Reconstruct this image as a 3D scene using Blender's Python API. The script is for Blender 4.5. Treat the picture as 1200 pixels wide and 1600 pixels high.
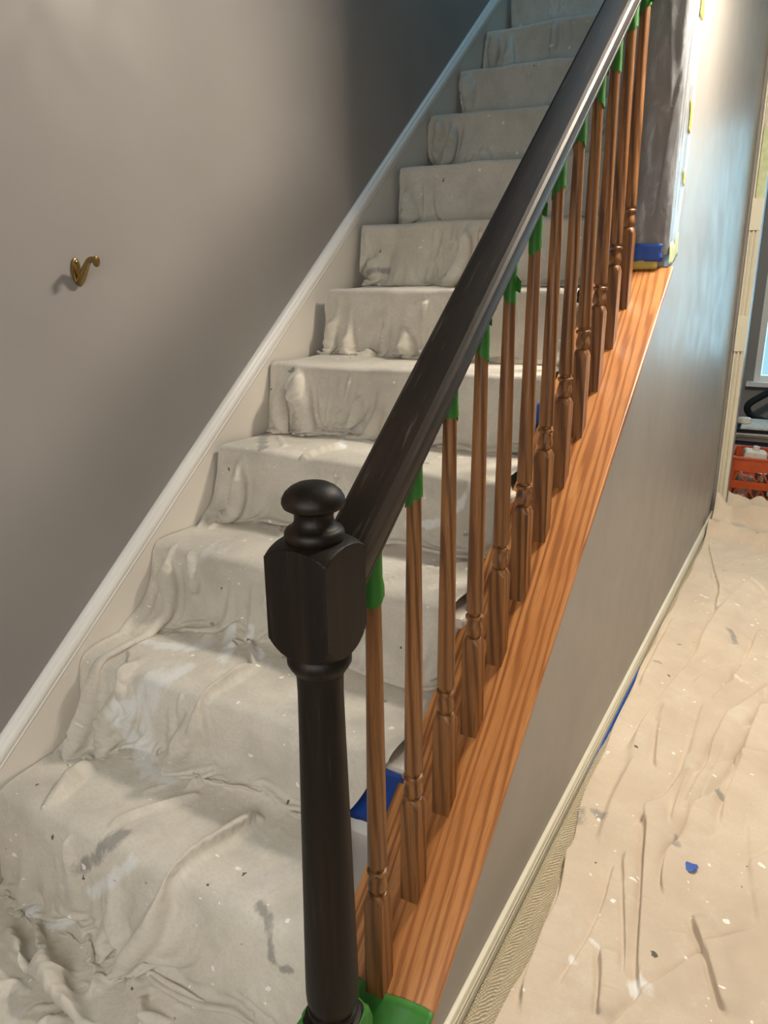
import bpy, bmesh, math, random, json
import numpy as np
from mathutils import Vector, Matrix

for o in list(bpy.data.objects):
    bpy.data.objects.remove(o, do_unlink=True)
scene = bpy.context.scene
COL = scene.collection
rng = random.Random(7)

# ------------------------------------------------------------------ camera
SL = 0.7643                      # stair slope (rise / run)
TH = math.atan(SL)
cam_d = bpy.data.cameras.new('camera')
cam_d.sensor_fit = 'VERTICAL'
cam_d.sensor_height = 36.0
cam_d.sensor_width = 27.0
cam_d.lens = 1209.26 / 1600 * 36.0
cam_d.clip_start = 0.02
cam = bpy.data.objects.new('camera', cam_d)
COL.objects.link(cam)
CR = Vector((0.87159498, 0.49011924, -0.01026258))
CU = Vector((-0.13920393, 0.26751502, 0.95344532))
CF = Vector((-0.47004729, 0.82958957, -0.30139127))
M = Matrix((( CR.x, CU.x, -CF.x, 0.48682), (CR.y, CU.y, -CF.y, -0.69586),
            (CR.z, CU.z, -CF.z, 1.21111), (0, 0, 0, 1)))
cam.matrix_world = M
scene.camera = cam

# ------------------------------------------------------------------ world, lights, exposure
w = bpy.data.worlds.new('world'); scene.world = w
w.use_nodes = True
w.node_tree.nodes['Background'].inputs[0].default_value = (0.45, 0.80, 0.95, 1)
w.node_tree.nodes['Background'].inputs[1].default_value = 1.0
scene.view_settings.view_transform = 'Standard'
scene.view_settings.look = 'None'
scene.view_settings.gamma = 1.0
scene.view_settings.use_curve_mapping = False
scene.view_settings.exposure = 0.0

LAMP_POS = (0.52, 1.65, 2.355)
LAMP_E = 252.0

def area(name, loc, direction, sx, sy, energy, color):
    l = bpy.data.lights.new(name, 'AREA'); l.shape = 'RECTANGLE'
    l.size = sx; l.size_y = sy; l.energy = energy; l.color = color
    o = bpy.data.objects.new(name, l); COL.objects.link(o)
    o.location = loc
    o.rotation_euler = Vector(direction).to_track_quat('-Z', 'Y').to_euler()
    return o
# daylight through the window of the far room and from upstairs
area('daylight_far_window', (0.75, 5.42, 1.25), (0, -1, 0), 1.35, 1.7, 22, (0.50, 0.83, 1.0))
area('daylight_upstairs', (-0.45, 2.6, 4.66), (0, 0.0, -1), 0.8, 1.4, 14, (0.30, 0.70, 1.0))
area('entry_fill', (0.30, -1.24, 0.95), (0, 1, -0.42), 1.1, 1.2, 29, (1.0, 0.98, 0.94))  # added fill behind the camera to brighten the lower steps, no known source

# ------------------------------------------------------------------ materials
def new_mat(name):
    m = bpy.data.materials.new(name); m.use_nodes = True
    nt = m.node_tree
    return m, nt, nt.nodes['Principled BSDF']
def N(nt, t, **kw):
    n = nt.nodes.new(t)
    for k, v in kw.items():
        if k.startswith('i_'):
            key = k[2:]
            n.inputs[int(key) if key.isdigit() else key].default_value = v
        else: setattr(n, k, v)
    return n
def L(nt, a, b): nt.links.new(a, b)
def lin(r, g, b):
    f = lambda c: ((c/255)/12.92 if c/255 <= 0.04045 else ((c/255+0.055)/1.055)**2.4)
    return (f(r), f(g), f(b), 1)
def ramp(nt, fac, stops):
    n = N(nt, 'ShaderNodeValToRGB')
    el = n.color_ramp.elements
    while len(el) < len(stops): el.new(0.5)
    for e, (p, c) in zip(el, stops): e.position = p; e.color = c
    L(nt, fac, n.inputs[0]); return n.outputs[0]
def mixc(nt, fac, a, b, mode='MIX'):
    n = N(nt, 'ShaderNodeMix', data_type='RGBA', blend_type=mode)
    for s, v in ((n.inputs[0], fac), (n.inputs[6], a), (n.inputs[7], b)):
        if hasattr(v, 'links'): L(nt, v, s)
        else: s.default_value = v
    return n.outputs[2]
def math_(nt, op, a, b=0.0, clamp=False):
    n = N(nt, 'ShaderNodeMath', operation=op, use_clamp=clamp)
    for s, v in ((n.inputs[0], a), (n.inputs[1], b)):
        if hasattr(v, 'links'): L(nt, v, s)
        else: s.default_value = v
    return n.outputs[0]
def coords(nt, scale=(1,1,1), rot=(0,0,0), loc=(0,0,0), src='Object', uv=None):
    if uv: s = N(nt, 'ShaderNodeUVMap', uv_map=uv).outputs[0]
    else: s = N(nt, 'ShaderNodeTexCoord').outputs[src]
    m = N(nt, 'ShaderNodeMapping'); m.inputs['Scale'].default_value = scale
    m.inputs['Rotation'].default_value = rot; m.inputs['Location'].default_value = loc
    L(nt, s, m.inputs[0]); return m.outputs[0]
def noise(nt, vec, scale, detail=3, rough=0.5, dist=0.0):
    n = N(nt, 'ShaderNodeTexNoise'); n.inputs['Scale'].default_value = scale
    n.inputs['Detail'].default_value = detail; n.inputs['Roughness'].default_value = rough
    n.inputs['Distortion'].default_value = dist
    L(nt, vec, n.inputs['Vector']); return n.outputs['Fac']
def bump(nt, bsdf, h, strength=0.3, dist=0.002, prev=None):
    b = N(nt, 'ShaderNodeBump'); b.inputs['Strength'].default_value = strength
    b.inputs['Distance'].default_value = dist
    L(nt, h, b.inputs['Height'])
    if prev: L(nt, prev, b.inputs['Normal'])
    L(nt, b.outputs[0], bsdf.inputs['Normal']); return b.outputs[0]

def paint(name, rgb, rough=0.45, marks=False, var=0.05, tex=0.12, spec=0.5):
    m, nt, p = new_mat(name)
    v = coords(nt)
    n1 = noise(nt, v, 2.3, 3)
    c = lin(*rgb); d = tuple(max(0, x*(1-var)) for x in c[:3]) + (1,)
    e = tuple(x*(1+var) for x in c[:3]) + (1,)
    col = ramp(nt, n1, [(0.3, d), (0.7, e)])
    if marks:
        vs = coords(nt, (1, 7, 1.2))
        f = noise(nt, vs, 3.1, 4, 0.6)
        f = math_(nt, 'MULTIPLY', math_(nt, 'SUBTRACT', f, 0.735, True), 9.0, True)
        col = mixc(nt, f, col, lin(196, 190, 180))
    L(nt, col, p.inputs['Base Color'])
    rr = ramp(nt, noise(nt, v, 9, 2), [(0.3, (rough*0.9,)*3+(1,)), (0.7, (rough*1.1,)*3+(1,))])
    L(nt, rr, p.inputs['Roughness'])
    p.inputs['Specular IOR Level'].default_value = spec
    bump(nt, p, noise(nt, v, 420, 2), tex, 0.0006)
    return m

def oak(name, light, mid, dark, axis='y', rot=(0,0,0), rough=0.34, ring=26.0, offs=True, coat=0.25):
    """open-grained oak; grain runs along the object's local axis"""
    m, nt, p = new_mat(name)
    k = {'x': (0.06, 1, 1), 'y': (1, 0.06, 1), 'z': (1, 1, 0.06)}[axis]
    base = coords(nt, (1, 1, 1), rot)
    mp = N(nt, 'ShaderNodeMapping'); mp.inputs['Scale'].default_value = k; L(nt, base, mp.inputs[0])
    vec = mp.outputs[0]
    if offs:
        oi = N(nt, 'ShaderNodeObjectInfo')
        cb = N(nt, 'ShaderNodeCombineXYZ')
        L(nt, math_(nt, 'MULTIPLY', oi.outputs['Random'], 7.0), cb.inputs[0])
        L(nt, math_(nt, 'MULTIPLY', oi.outputs['Random'], 3.0), cb.inputs[1])
        va = N(nt, 'ShaderNodeVectorMath', operation='ADD'); L(nt, vec, va.inputs[0]); L(nt, cb.outputs[0], va.inputs[1])
        vec = va.outputs[0]
    n0 = noise(nt, vec, 9.0, 3, 0.6)
    wv = N(nt, 'ShaderNodeTexWave', wave_type='BANDS', bands_direction='DIAGONAL')
    wv.inputs['Scale'].default_value = ring; wv.inputs['Distortion'].default_value = 9.0
    wv.inputs['Detail'].default_value = 2.5; wv.inputs['Detail Scale'].default_value = 0.8
    L(nt, vec, wv.inputs['Vector'])
    kp = tuple(1.0 if x == 1 else 0.03 for x in k)
    mp2 = N(nt, 'ShaderNodeMapping'); mp2.inputs['Scale'].default_value = kp; L(nt, base, mp2.inputs[0])
    pores = noise(nt, mp2.outputs[0], 420, 3, 0.65)
    c1 = ramp(nt, wv.outputs['Fac'], [(0.0, lin(*dark)), (0.10, lin(*dark)), (0.30, lin(*mid)), (0.8, lin(*light))])
    c2 = mixc(nt, ramp(nt, n0, [(0.40, (0,0,0,1)), (0.70, (0.7,0.7,0.7,1))]), c1, lin(*mid))
    pm = ramp(nt, pores, [(0.36, (1,1,1,1)), (0.48, (0,0,0,1))])
    c3 = mixc(nt, math_(nt, 'MULTIPLY', pm, 0.5), c2, lin(*dark))
    L(nt, c3, p.inputs['Base Color'])
    p.inputs['Roughness'].default_value = rough
    p.inputs['Coat Weight'].default_value = coat
    p.inputs['Coat Roughness'].default_value = 0.25
    bump(nt, p, pores, 0.12, 0.0008)
    return m

def dark_wood(name, axis='y', rot=(0,0,0), rough=0.38, flecks=0.55, tones=((24, 18, 12), (38, 29, 20), (56, 43, 31)), spec=0.36):
    m, nt, p = new_mat(name)
    k = {'y': (1, 0.05, 1), 'z': (1, 1, 0.05)}[axis]
    base = coords(nt, (1,1,1), rot)
    mp = N(nt, 'ShaderNodeMapping'); mp.inputs['Scale'].default_value = k; L(nt, base, mp.inputs[0])
    n0 = noise(nt, mp.outputs[0], 38, 3, 0.6)
    n1 = noise(nt, mp.outputs[0], 190, 3, 0.7)
    col = ramp(nt, n0, [(0.25, lin(*tones[0])), (0.55, lin(*tones[1])), (0.8, lin(*tones[2]))])
    fl = ramp(nt, n1, [(0.60, (0,0,0,1)), (0.70, (1,1,1,1))])
    col = mixc(nt, math_(nt, 'MULTIPLY', fl, flecks), col, lin(96, 84, 74))
    L(nt, col, p.inputs['Base Color'])
    p.inputs['Roughness'].default_value = rough
    p.inputs['Specular IOR Level'].default_value = spec
    bump(nt, p, n1, 0.3, 0.0008)
    return m

def canvas(name, base, dark, light, scale_speck=1.0, film_amt=0.5):
    """painter's canvas: weave bump, dirt, paint spatter, brushed-off paint where marked"""
    m, nt, p = new_mat(name)
    uv = coords(nt, uv='cloth')
    n1 = noise(nt, uv, 2.2, 4, 0.6)
    n2 = noise(nt, uv, 11, 4, 0.6)
    col = ramp(nt, n1, [(0.3, lin(*dark)), (0.52, lin(*base)), (0.75, lin(*light))])
    col = mixc(nt, ramp(nt, n2, [(0.45, (0,0,0,1)), (0.72, (0.55,0.55,0.55,1))]), col, lin(*dark))
    n4 = noise(nt, uv, 130, 3, 0.7)
    col = mixc(nt, ramp(nt, n4, [(0.45, (0,0,0,1)), (0.80, (0.5,0.5,0.5,1))]), col, lin(*dark))
    brush = noise(nt, coords(nt, (1.0, 0.45, 1), (0,0,0.5), uv='cloth'), 34, 5, 0.7)
    for attr, c, thr in (('grey_paint', (136, 134, 130), 0.40), ('white_paint', (236, 238, 237), 0.36)):
        a = N(nt, 'ShaderNodeAttribute', attribute_name=attr).outputs['Fac']
        f = math_(nt, 'ADD', math_(nt, 'MULTIPLY', a, 0.85), math_(nt, 'MULTIPLY', math_(nt, 'SUBTRACT', brush, 0.5), 2.4))
        f = math_(nt, 'MULTIPLY', math_(nt, 'SUBTRACT', f, thr), 2.2, True)
        f = math_(nt, 'MULTIPLY', f, 0.72)
        col = mixc(nt, f, col, lin(*c))
    film = noise(nt, coords(nt, (1, 0.6, 1), (0,0,0.8), (3, 5, 0), uv='cloth'), 7.5, 6, 0.72)
    col = mixc(nt, ramp(nt, film, [(0.56, (0,0,0,1)), (0.70, (film_amt,)*3+(1,))]), col, lin(232, 231, 227))
    def specks(col, scale, prob, rmin, rmax, c, seed, stretch=(1,1,1)):
        v = N(nt, 'ShaderNodeTexVoronoi', feature='F1')
        v.inputs['Scale'].default_value = scale
        wn = N(nt, 'ShaderNodeTexNoise'); wn.inputs['Scale'].default_value = 60; L(nt, uv, wn.inputs['Vector'])
        wa = N(nt, 'ShaderNodeVectorMath', operation='MULTIPLY_ADD'); L(nt, wn.outputs['Color'], wa.inputs[0]); wa.inputs[1].default_value = (0.016, 0.016, 0)
        L(nt, coords(nt, stretch, (0,0,seed), (seed*3.1, seed*1.7, 0), uv='cloth'), wa.inputs[2])
        L(nt, wa.outputs[0], v.inputs['Vector'])
        sp = N(nt, 'ShaderNodeSeparateColor'); L(nt, v.outputs['Color'], sp.inputs[0])
        on = math_(nt, 'LESS_THAN', sp.outputs[0], prob)
        rad = math_(nt, 'ADD', math_(nt, 'MULTIPLY', sp.outputs[1], rmax-rmin), rmin)
        dd = math_(nt, 'ADD', v.outputs['Distance'], math_(nt, 'MULTIPLY', math_(nt, 'SUBTRACT', n2, 0.5), 0.10))
        ins = math_(nt, 'LESS_THAN', dd, rad)
        return mixc(nt, math_(nt, 'MULTIPLY', math_(nt, 'MULTIPLY', on, ins), 0.85), col, lin(*c))
    col = specks(col, 26*scale_speck, 0.34, 0.03, 0.15, (250, 248, 244), 0.3)
    col = specks(col, 40*scale_speck, 0.22, 0.03, 0.15, (252, 250, 247), 1.3, (1, 1.5, 1))
    col = specks(col, 22*scale_speck, 0.30, 0.02, 0.10, (70, 66, 62), 2.1, (1, 0.75, 1))
    col = specks(col, 15*scale_speck, 0.16, 0.04, 0.13, (156, 150, 142), 0.9, (0.8, 1.2, 1))
    col = specks(col, 5*scale_speck, 0.07, 0.02, 0.06, (176, 108, 44), 4.9)
    L(nt, col, p.inputs['Base Color'])
    p.inputs['Roughness'].default_value = 0.9
    p.inputs['Specular IOR Level'].default_value = 0.15
    p.inputs['Sheen Weight'].default_value = 0.15
    wx = N(nt, 'ShaderNodeTexWave', bands_direction='X'); wx.inputs['Scale'].default_value = 260
    wy = N(nt, 'ShaderNodeTexWave', bands_direction='Y'); wy.inputs['Scale'].default_value = 260
    L(nt, uv, wx.inputs['Vector']); L(nt, uv, wy.inputs['Vector'])
    weave = math_(nt, 'ADD', wx.outputs['Fac'], wy.outputs['Fac'])
    b1 = bump(nt, p, noise(nt, uv, 55, 4, 0.6), 0.35, 0.005)
    bump(nt, p, weave, 0.10, 0.0006, b1)
    return m

def simple(name, rgb, rough=0.5, metal=0.0, spec=0.5, nscale=30, var=0.12, bstr=0.1, bscale=200):
    m, nt, p = new_mat(name)
    v = coords(nt)
    c = lin(*rgb)
    a = tuple(x*(1-var) for x in c[:3])+(1,); b = tuple(min(1, x*(1+var)) for x in c[:3])+(1,)
    L(nt, ramp(nt, noise(nt, v, nscale, 3), [(0.3, a), (0.7, b)]), p.inputs['Base Color'])
    p.inputs['Roughness'].default_value = rough
    p.inputs['Metallic'].default_value = metal
    p.inputs['Specular IOR Level'].default_value = spec
    if bstr: bump(nt, p, noise(nt, v, bscale, 2), bstr, 0.001)
    return m

MT = {}
MT['wall'] = paint('grey_wall_paint', (143, 139, 136), 0.52)
MT['wall_gloss'] = paint('grey_wall_paint_scuffed', (154, 149, 143), 0.41, spec=0.5)
MT['ceiling'] = paint('ceiling_paint', (226, 222, 214), 0.7)
MT['white'] = paint('white_trim_paint', (238, 236, 231), 0.35, var=0.03)
MT['cream'] = paint('cream_trim_paint', (216, 210, 188), 0.4, var=0.04)
MT['skirt'] = paint('primed_skirt_paint', (222, 215, 204), 0.42, var=0.05)
MT['oak_cap'] = oak('stained_oak_cap', (196, 136, 80), (179, 116, 63), (142, 87, 44), 'y', (-TH, 0, 0), 0.40, ring=34, coat=0.12)
MT['oak'] = oak('stained_oak_baluster', (150, 102, 56), (130, 84, 42), (90, 55, 26), 'z', (0,0,0), 0.46, ring=30, coat=0.06)
MT['dark_rail'] = dark_wood('espresso_stained_oak_rail', 'y', (-TH, 0, 0), 0.52)
MT['dark'] = dark_wood('espresso_stained_oak_post', 'z', (0,0,0), 0.50, 0.08, ((11, 7, 4), (21, 14, 8), (36, 26, 17)), 0.22)
MT['canvas'] = canvas('canvas_stairs', (219, 212, 199), (190, 184, 171), (229, 223, 211))
MT['canvas2'] = canvas('canvas_floor', (212, 197, 177), (197, 181, 161), (219, 206, 187), 0.9, 0.22)
MT['green'] = simple('green_masking_tape', (46, 116, 34), 0.5, bstr=0.25, bscale=60)
MT['blue'] = simple('blue_masking_tape', (32, 78, 168), 0.5, bstr=0.25, bscale=60)
MT['yellow'] = simple('yellow_masking_tape', (222, 196, 70), 0.6, bstr=0.2, bscale=60)
MT['palegreen'] = simple('pale_green_masking_tape', (196, 206, 160), 0.6, bstr=0.2, bscale=60)
MT['tan_tape'] = simple('tan_masking_tape', (176, 158, 74), 0.6, bstr=0.2, bscale=60)
MT['brass'] = simple('antique_brass', (158, 134, 88), 0.25, metal=1.0, bstr=0.05)
MT['orange'] = simple('orange_crate_plastic', (186, 78, 30), 0.45, bstr=0.08)
MT['white_plastic'] = simple('white_plastic', (214, 206, 192), 0.45)
MT['paper'] = simple('paper', (206, 204, 198), 0.8)
MT['greyboard'] = simple('grey_board', (120, 112, 104), 0.7)
MT['navy'] = simple('navy_card', (38, 44, 66), 0.55)
MT['black'] = simple('black_fabric', (18, 24, 32), 0.8)
MT['teal'] = simple('teal_fabric', (74, 98, 100), 0.8)
MT['red_label'] = simple('red_label', (196, 70, 56), 0.5)
MT['metal'] = simple('tin_metal', (190, 186, 178), 0.3, metal=0.9)

def carpet_mat():
    m, nt, p = new_mat('beige_loop_carpet')
    v = coords(nt)
    d = N(nt, 'ShaderNodeTexNoise'); d.inputs['Scale'].default_value = 35
    L(nt, v, d.inputs['Vector'])
    va = N(nt, 'ShaderNodeVectorMath', operation='MULTIPLY_ADD'); L(nt, d.outputs['Color'], va.inputs[0])
    va.inputs[1].default_value = (0.008, 0.008, 0); L(nt, v, va.inputs[2])
    sc = N(nt, 'ShaderNodeMapping'); sc.inputs['Scale'].default_value = (1, 1.0, 1); sc.inputs['Rotation'].default_value = (0,0,0.5); L(nt, va.outputs[0], sc.inputs[0])
    wx = N(nt, 'ShaderNodeTexWave', bands_direction='X'); wx.inputs['Scale'].default_value = 62
    wy = N(nt, 'ShaderNodeTexWave', bands_direction='Y'); wy.inputs['Scale'].default_value = 48
    L(nt, sc.outputs[0], wx.inputs['Vector']); L(nt, sc.outputs[0], wy.inputs['Vector'])
    h = math_(nt, 'MULTIPLY', wx.outputs['Fac'], math_(nt, 'ADD', wy.outputs['Fac'], 0.5))
    col = ramp(nt, h, [(0.05, lin(178, 162, 132)), (0.6, lin(224, 212, 184))])
    L(nt, col, p.inputs['Base Color']); p.inputs['Roughness'].default_value = 0.95
    p.inputs['Specular IOR Level'].default_value = 0.1
    bump(nt, p, h, 0.8, 0.004)
    return m
MT['carpet'] = carpet_mat()

def plastic_mat():
    m, nt, p = new_mat('clear_plastic_sheeting')
    out = nt.nodes['Material Output']
    tr = N(nt, 'ShaderNodeBsdfTransparent'); tr.inputs[0].default_value = (0.90, 0.90, 0.92, 1)
    p.inputs['Base Color'].default_value = (0.55, 0.57, 0.60, 1)
    p.inputs['Roughness'].default_value = 0.22
    p.inputs['Specular IOR Level'].default_value = 0.5
    v = coords(nt, (1, 1, 0.35))
    n = noise(nt, v, 24, 4, 0.65, 0.6)
    f = ramp(nt, n, [(0.45, (0.16,)*3+(1,)), (0.72, (0.55,)*3+(1,))])
    fr = N(nt, 'ShaderNodeFresnel'); fr.inputs[0].default_value = 1.45
    ff = math_(nt, 'ADD', f, fr.outputs[0], True)
    mx = N(nt, 'ShaderNodeMixShader'); L(nt, ff, mx.inputs[0])
    L(nt, tr.outputs[0], mx.inputs[1]); L(nt, p.outputs[0], mx.inputs[2])
    L(nt, mx.outputs[0], out.inputs[0])
    bump(nt, p, n, 0.6, 0.01)
    return m
MT['plastic'] = plastic_mat()

def glass_mat():
    m, nt, p = new_mat('window_glass')
    out = nt.nodes['Material Output']
    tr = N(nt, 'ShaderNodeBsdfTransparent'); tr.inputs[0].default_value = (0.95, 0.99, 1, 1)
    p.inputs['Roughness'].default_value = 0.03; p.inputs['Base Color'].default_value = (0.8, 0.9, 0.95, 1)
    v = coords(nt); n = noise(nt, v, 3, 1)
    mx = N(nt, 'ShaderNodeMixShader')
    L(nt, math_(nt, 'MULTIPLY', n, 0.12), mx.inputs[0])
    L(nt, tr.outputs[0], mx.inputs[1]); L(nt, p.outputs[0], mx.inputs[2]); L(nt, mx.outputs[0], out.inputs[0])
    return m
MT['glass'] = glass_mat()

def lamp_mat():
    m, nt, p = new_mat('lit_frosted_glass')
    n = noise(nt, coords(nt), 6, 1)
    c = ramp(nt, n, [(0.3, (1.0, 0.875, 0.72, 1)), (0.7, (1.0, 0.89, 0.745, 1))])
    L(nt, c, p.inputs['Emission Color']); p.inputs['Emission Strength'].default_value = LAMP_E
    p.inputs['Base Color'].default_value = (0.9, 0.88, 0.82, 1)
    return m
MT['lamp'] = lamp_mat()

# ------------------------------------------------------------------ mesh helpers
def mesh_obj(name, verts, faces, mat, parent=None, loc=(0,0,0), smooth=None):
    me = bpy.data.meshes.new(name)
    me.from_pydata([tuple(map(float, v)) for v in verts], [], [tuple(f) for f in faces])
    bm = bmesh.new(); bm.from_mesh(me); bmesh.ops.recalc_face_normals(bm, faces=bm.faces); bm.to_mesh(me); bm.free()
    me.materials.append(MT[mat] if isinstance(mat, str) else mat)
    if smooth is not None:
        for pl in me.polygons: pl.use_smooth = True
        me.set_sharp_from_angle(angle=math.radians(smooth))
    o = bpy.data.objects.new(name, me); COL.objects.link(o)
    o.location = loc
    if parent: o.parent = parent
    return o
class MB:
    def __init__(s): s.v = []; s.f = []
    def add(s, v, f):
        b = len(s.v); s.v += [tuple(x) for x in v]; s.f += [tuple(i+b for i in q) for q in f]; return s
    def box(s, x0, x1, y0, y1, z0, z1):
        v = [(x, y, z) for z in (z0, z1) for y in (y0, y1) for x in (x0, x1)]
        return s.add(v, [(0,2,3,1), (4,5,7,6), (0,1,5,4), (2,6,7,3), (0,4,6,2), (1,3,7,5)])
    def bar(s, a, b, w, d, up=(0,0,1)):
        a, b = Vector(a), Vector(b); t = (b-a).normalized(); u = Vector(up)
        r = t.cross(u).normalized(); u = r.cross(t).normalized()
        v = [p + r*i*w/2 + u*j*d/2 for p in (a, b) for i, j in ((-1,-1), (1,-1), (1,1), (-1,1))]
        return s.add(v, [(0,1,2,3), (7,6,5,4), (0,4,5,1), (1,5,6,2), (2,6,7,3), (3,7,4,0)])
    def extrude(s, poly, axis, a, b, shear=0.0):
        """poly of 2D points extruded along axis from a to b; shear lifts z with y"""
        n = len(poly); v = []
        for t in (a, b):
            for p in poly:
                if axis == 'x': v.append((t, p[0], p[1]))
                elif axis == 'y': v.append((p[0], t, p[1] + shear*t))
                else: v.append((p[0], p[1], t))
        f = [(i, (i+1) % n, n+(i+1) % n, n+i) for i in range(n)]
        f += [tuple(range(n)), tuple(range(2*n-1, n-1, -1))]
        return s.add(v, f)
    def obj(s, name, mat, parent=None, loc=(0,0,0), smooth=None, bevel=0):
        o = mesh_obj(name, s.v, s.f, mat, parent, loc, smooth)
        if bevel:
            b = o.modifiers.new('bevel', 'BEVEL'); b.width = bevel; b.segments = 2; b.limit_method = 'ANGLE'; b.angle_limit = 0.6
        return o
def lathe(prof, half=None, n=48, slant=None, cap=True):
    """prof: (z, r); half: square half-width that limits the radius (square-to-round turning)"""
    v = []; f = []
    for j, (z, r) in enumerate(prof):
        for i in range(n):
            a = 2*math.pi*i/n
            rr = r
            if half: rr = min(r, half/max(abs(math.cos(a)), abs(math.sin(a))))
            x, y = rr*math.cos(a), rr*math.sin(a)
            zz = z
            if slant and j in slant: zz = z + SL*y
            v.append((x, y, zz))
    for j in range(len(prof)-1):
        for i in range(n):
            k = (i+1) % n
            f.append((j*n+i, j*n+k, (j+1)*n+k, (j+1)*n+i))
    if cap:
        f.append(tuple(range(n-1, -1, -1))); m = (len(prof)-1)*n; f.append(tuple(range(m, m+n)))
    return v, f
def lathe_obj(name, prof, mat, parent, half=None, n=48, slant=None, smooth=35, loc=(0,0,0)):
    v, f = lathe(prof, half, n, slant); return mesh_obj(name, v, f, mat, parent, loc, smooth)
def empty(name, loc):
    o = bpy.data.objects.new(name, None); COL.objects.link(o); o.location = loc; o.empty_display_size = 0.05
    return o
def tag(o, label, cat, group=None):
    o['label'] = label; o['category'] = cat
    if group: o['group'] = group
    return o
def struct(o, label=None, cat=None):
    o['kind'] = 'structure'
    if label: o['label'] = label
    if cat: o['category'] = cat
    return o
def sm(a, b, x):
    t = np.clip((x-a)/(b-a), 0, 1); return t*t*(3-2*t)
def vnoise(X, Y, seed):
    """smooth value noise on arrays"""
    r = np.random.default_rng(seed); T = r.random((64, 64))
    xi = np.floor(X).astype(int); yi = np.floor(Y).astype(int); fx = X-xi; fy = Y-yi
    fx = fx*fx*fx*(fx*(fx*6-15)+10); fy = fy*fy*fy*(fy*(fy*6-15)+10)
    g = lambda i, j: T[(xi+i) % 64, (yi+j) % 64]
    return (g(0,0)*(1-fx)+g(1,0)*fx)*(1-fy) + (g(0,1)*(1-fx)+g(1,1)*fx)*fy - 0.5
def catmull(P, n=6):
    P = np.array(P, float)
    if len(P) < 3: return P
    Q = np.vstack([2*P[0]-P[1], P, 2*P[-1]-P[-2]]); out = []
    for i in range(1, len(Q)-2):
        for t in np.arange(n)/n:
            a, b, c, d = Q[i-1], Q[i], Q[i+1], Q[i+2]
            out.append(0.5*((2*b)+(c-a)*t+(2*a-5*b+4*c-d)*t*t+(3*b-a-3*c+d)*t**3))
    out.append(P[-1]); return np.array(out)
def polydist(X, Y, P):
    """distance, side (+ = left of travel), position 0..1 along polyline"""
    best = np.full(X.shape, 1e9); side = np.zeros(X.shape); pos = np.zeros(X.shape)
    seg = np.hypot(*np.diff(P, axis=0).T); tot = seg.sum() + 1e-9; acc = 0
    for i in range(len(P)-1):
        a, b = P[i], P[i+1]; d = b-a; l2 = d@d + 1e-12
        t = np.clip(((X-a[0])*d[0]+(Y-a[1])*d[1])/l2, 0, 1)
        qx = X-(a[0]+t*d[0]); qy = Y-(a[1]+t*d[1]); dist = np.hypot(qx, qy)
        m = dist < best
        best[m] = dist[m]; side[m] = np.sign(d[0]*qy-d[1]*qx)[m]; pos[m] = ((acc+t*seg[i])/tot)[m]; acc += seg[i]
    return best, side, pos
def fold_height(X, Y, folds, shift=None):
    """ridge folds: soft on one side, undercut crease on the other; shift receives the sideways lean"""
    H = np.zeros(X.shape)
    for key, (pts, amp, wid) in folds.items():
        P = catmull(pts)
        lo = P.min(0)-4*wid; hi = P.max(0)+4*wid
        m = (X > lo[0]) & (X < hi[0]) & (Y > lo[1]) & (Y < hi[1])
        if not m.any(): continue
        d, sd, pos = polydist(X[m], Y[m], P)
        # steep side faces -x
        dv = P[-1]-P[0]; steep = 1.0 if -dv[1] < 0 else -1.0
        e = d*sd*steep                         # signed: positive on the steep side
        env = np.clip(pos/0.16, 0, 1)*np.clip((1-pos)/0.16, 0, 1); env = env*env*(3-2*env)
        h = np.where(e > 0, np.exp(-(e/(0.34*wid))**2), np.exp(-(e/(1.25*wid))**2))
        h = h - np.where(e > 0, 0.40*np.exp(-((e-0.75*wid)/(0.30*wid))**2), 0) + np.where(e > 0, 0.22*np.exp(-((e-1.9*wid)/(0.7*wid))**2), 0)
        H[m] += amp*h*env
        if shift is not None:
            n = np.array([-dv[1], dv[0]])*steep; n = n/(np.hypot(*n)+1e-9)
            g = 0.85*amp*env*np.exp(-((e+0.05*wid)/(0.42*wid))**2)
            shift[0][m] += g*n[0]; shift[1][m] += g*n[1]
    return H
def wrinkles(n, x0, x1, y0, y1, lmin, lmax, ang, spread, amp, wid, seed):
    """short random folds, direction ang +- spread (0 = along x)"""
    r = random.Random(seed); out = {}
    for i in range(n):
        x, y = r.uniform(x0, x1), r.uniform(y0, y1); a = ang + r.gauss(0, spread); l = r.uniform(lmin, lmax); c = r.uniform(-0.9, 0.9)
        pts = []
        for k in range(5):
            pts.append([x, y]); x += math.cos(a)*l/4; y += math.sin(a)*l/4; a += c*0.16
        q = r.uniform(0.35, 1.0)
        out['w%d' % i] = (pts, amp*q, wid*r.uniform(0.7, 1.4))
    return out
def stain_mask(X, Y, lst, rough_seed):
    A = np.zeros(X.shape)
    for pts, wid in lst:
        P = catmull(pts); lo = P.min(0)-2*wid; hi = P.max(0)+2*wid
        m = (X > lo[0]) & (X < hi[0]) & (Y > lo[1]) & (Y < hi[1])
        if not m.any(): continue
        d, _, _ = polydist(X[m], Y[m], P)
        A[m] = np.maximum(A[m], 1-sm(0.1*wid, 1.6*wid, d))
    return A
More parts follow.
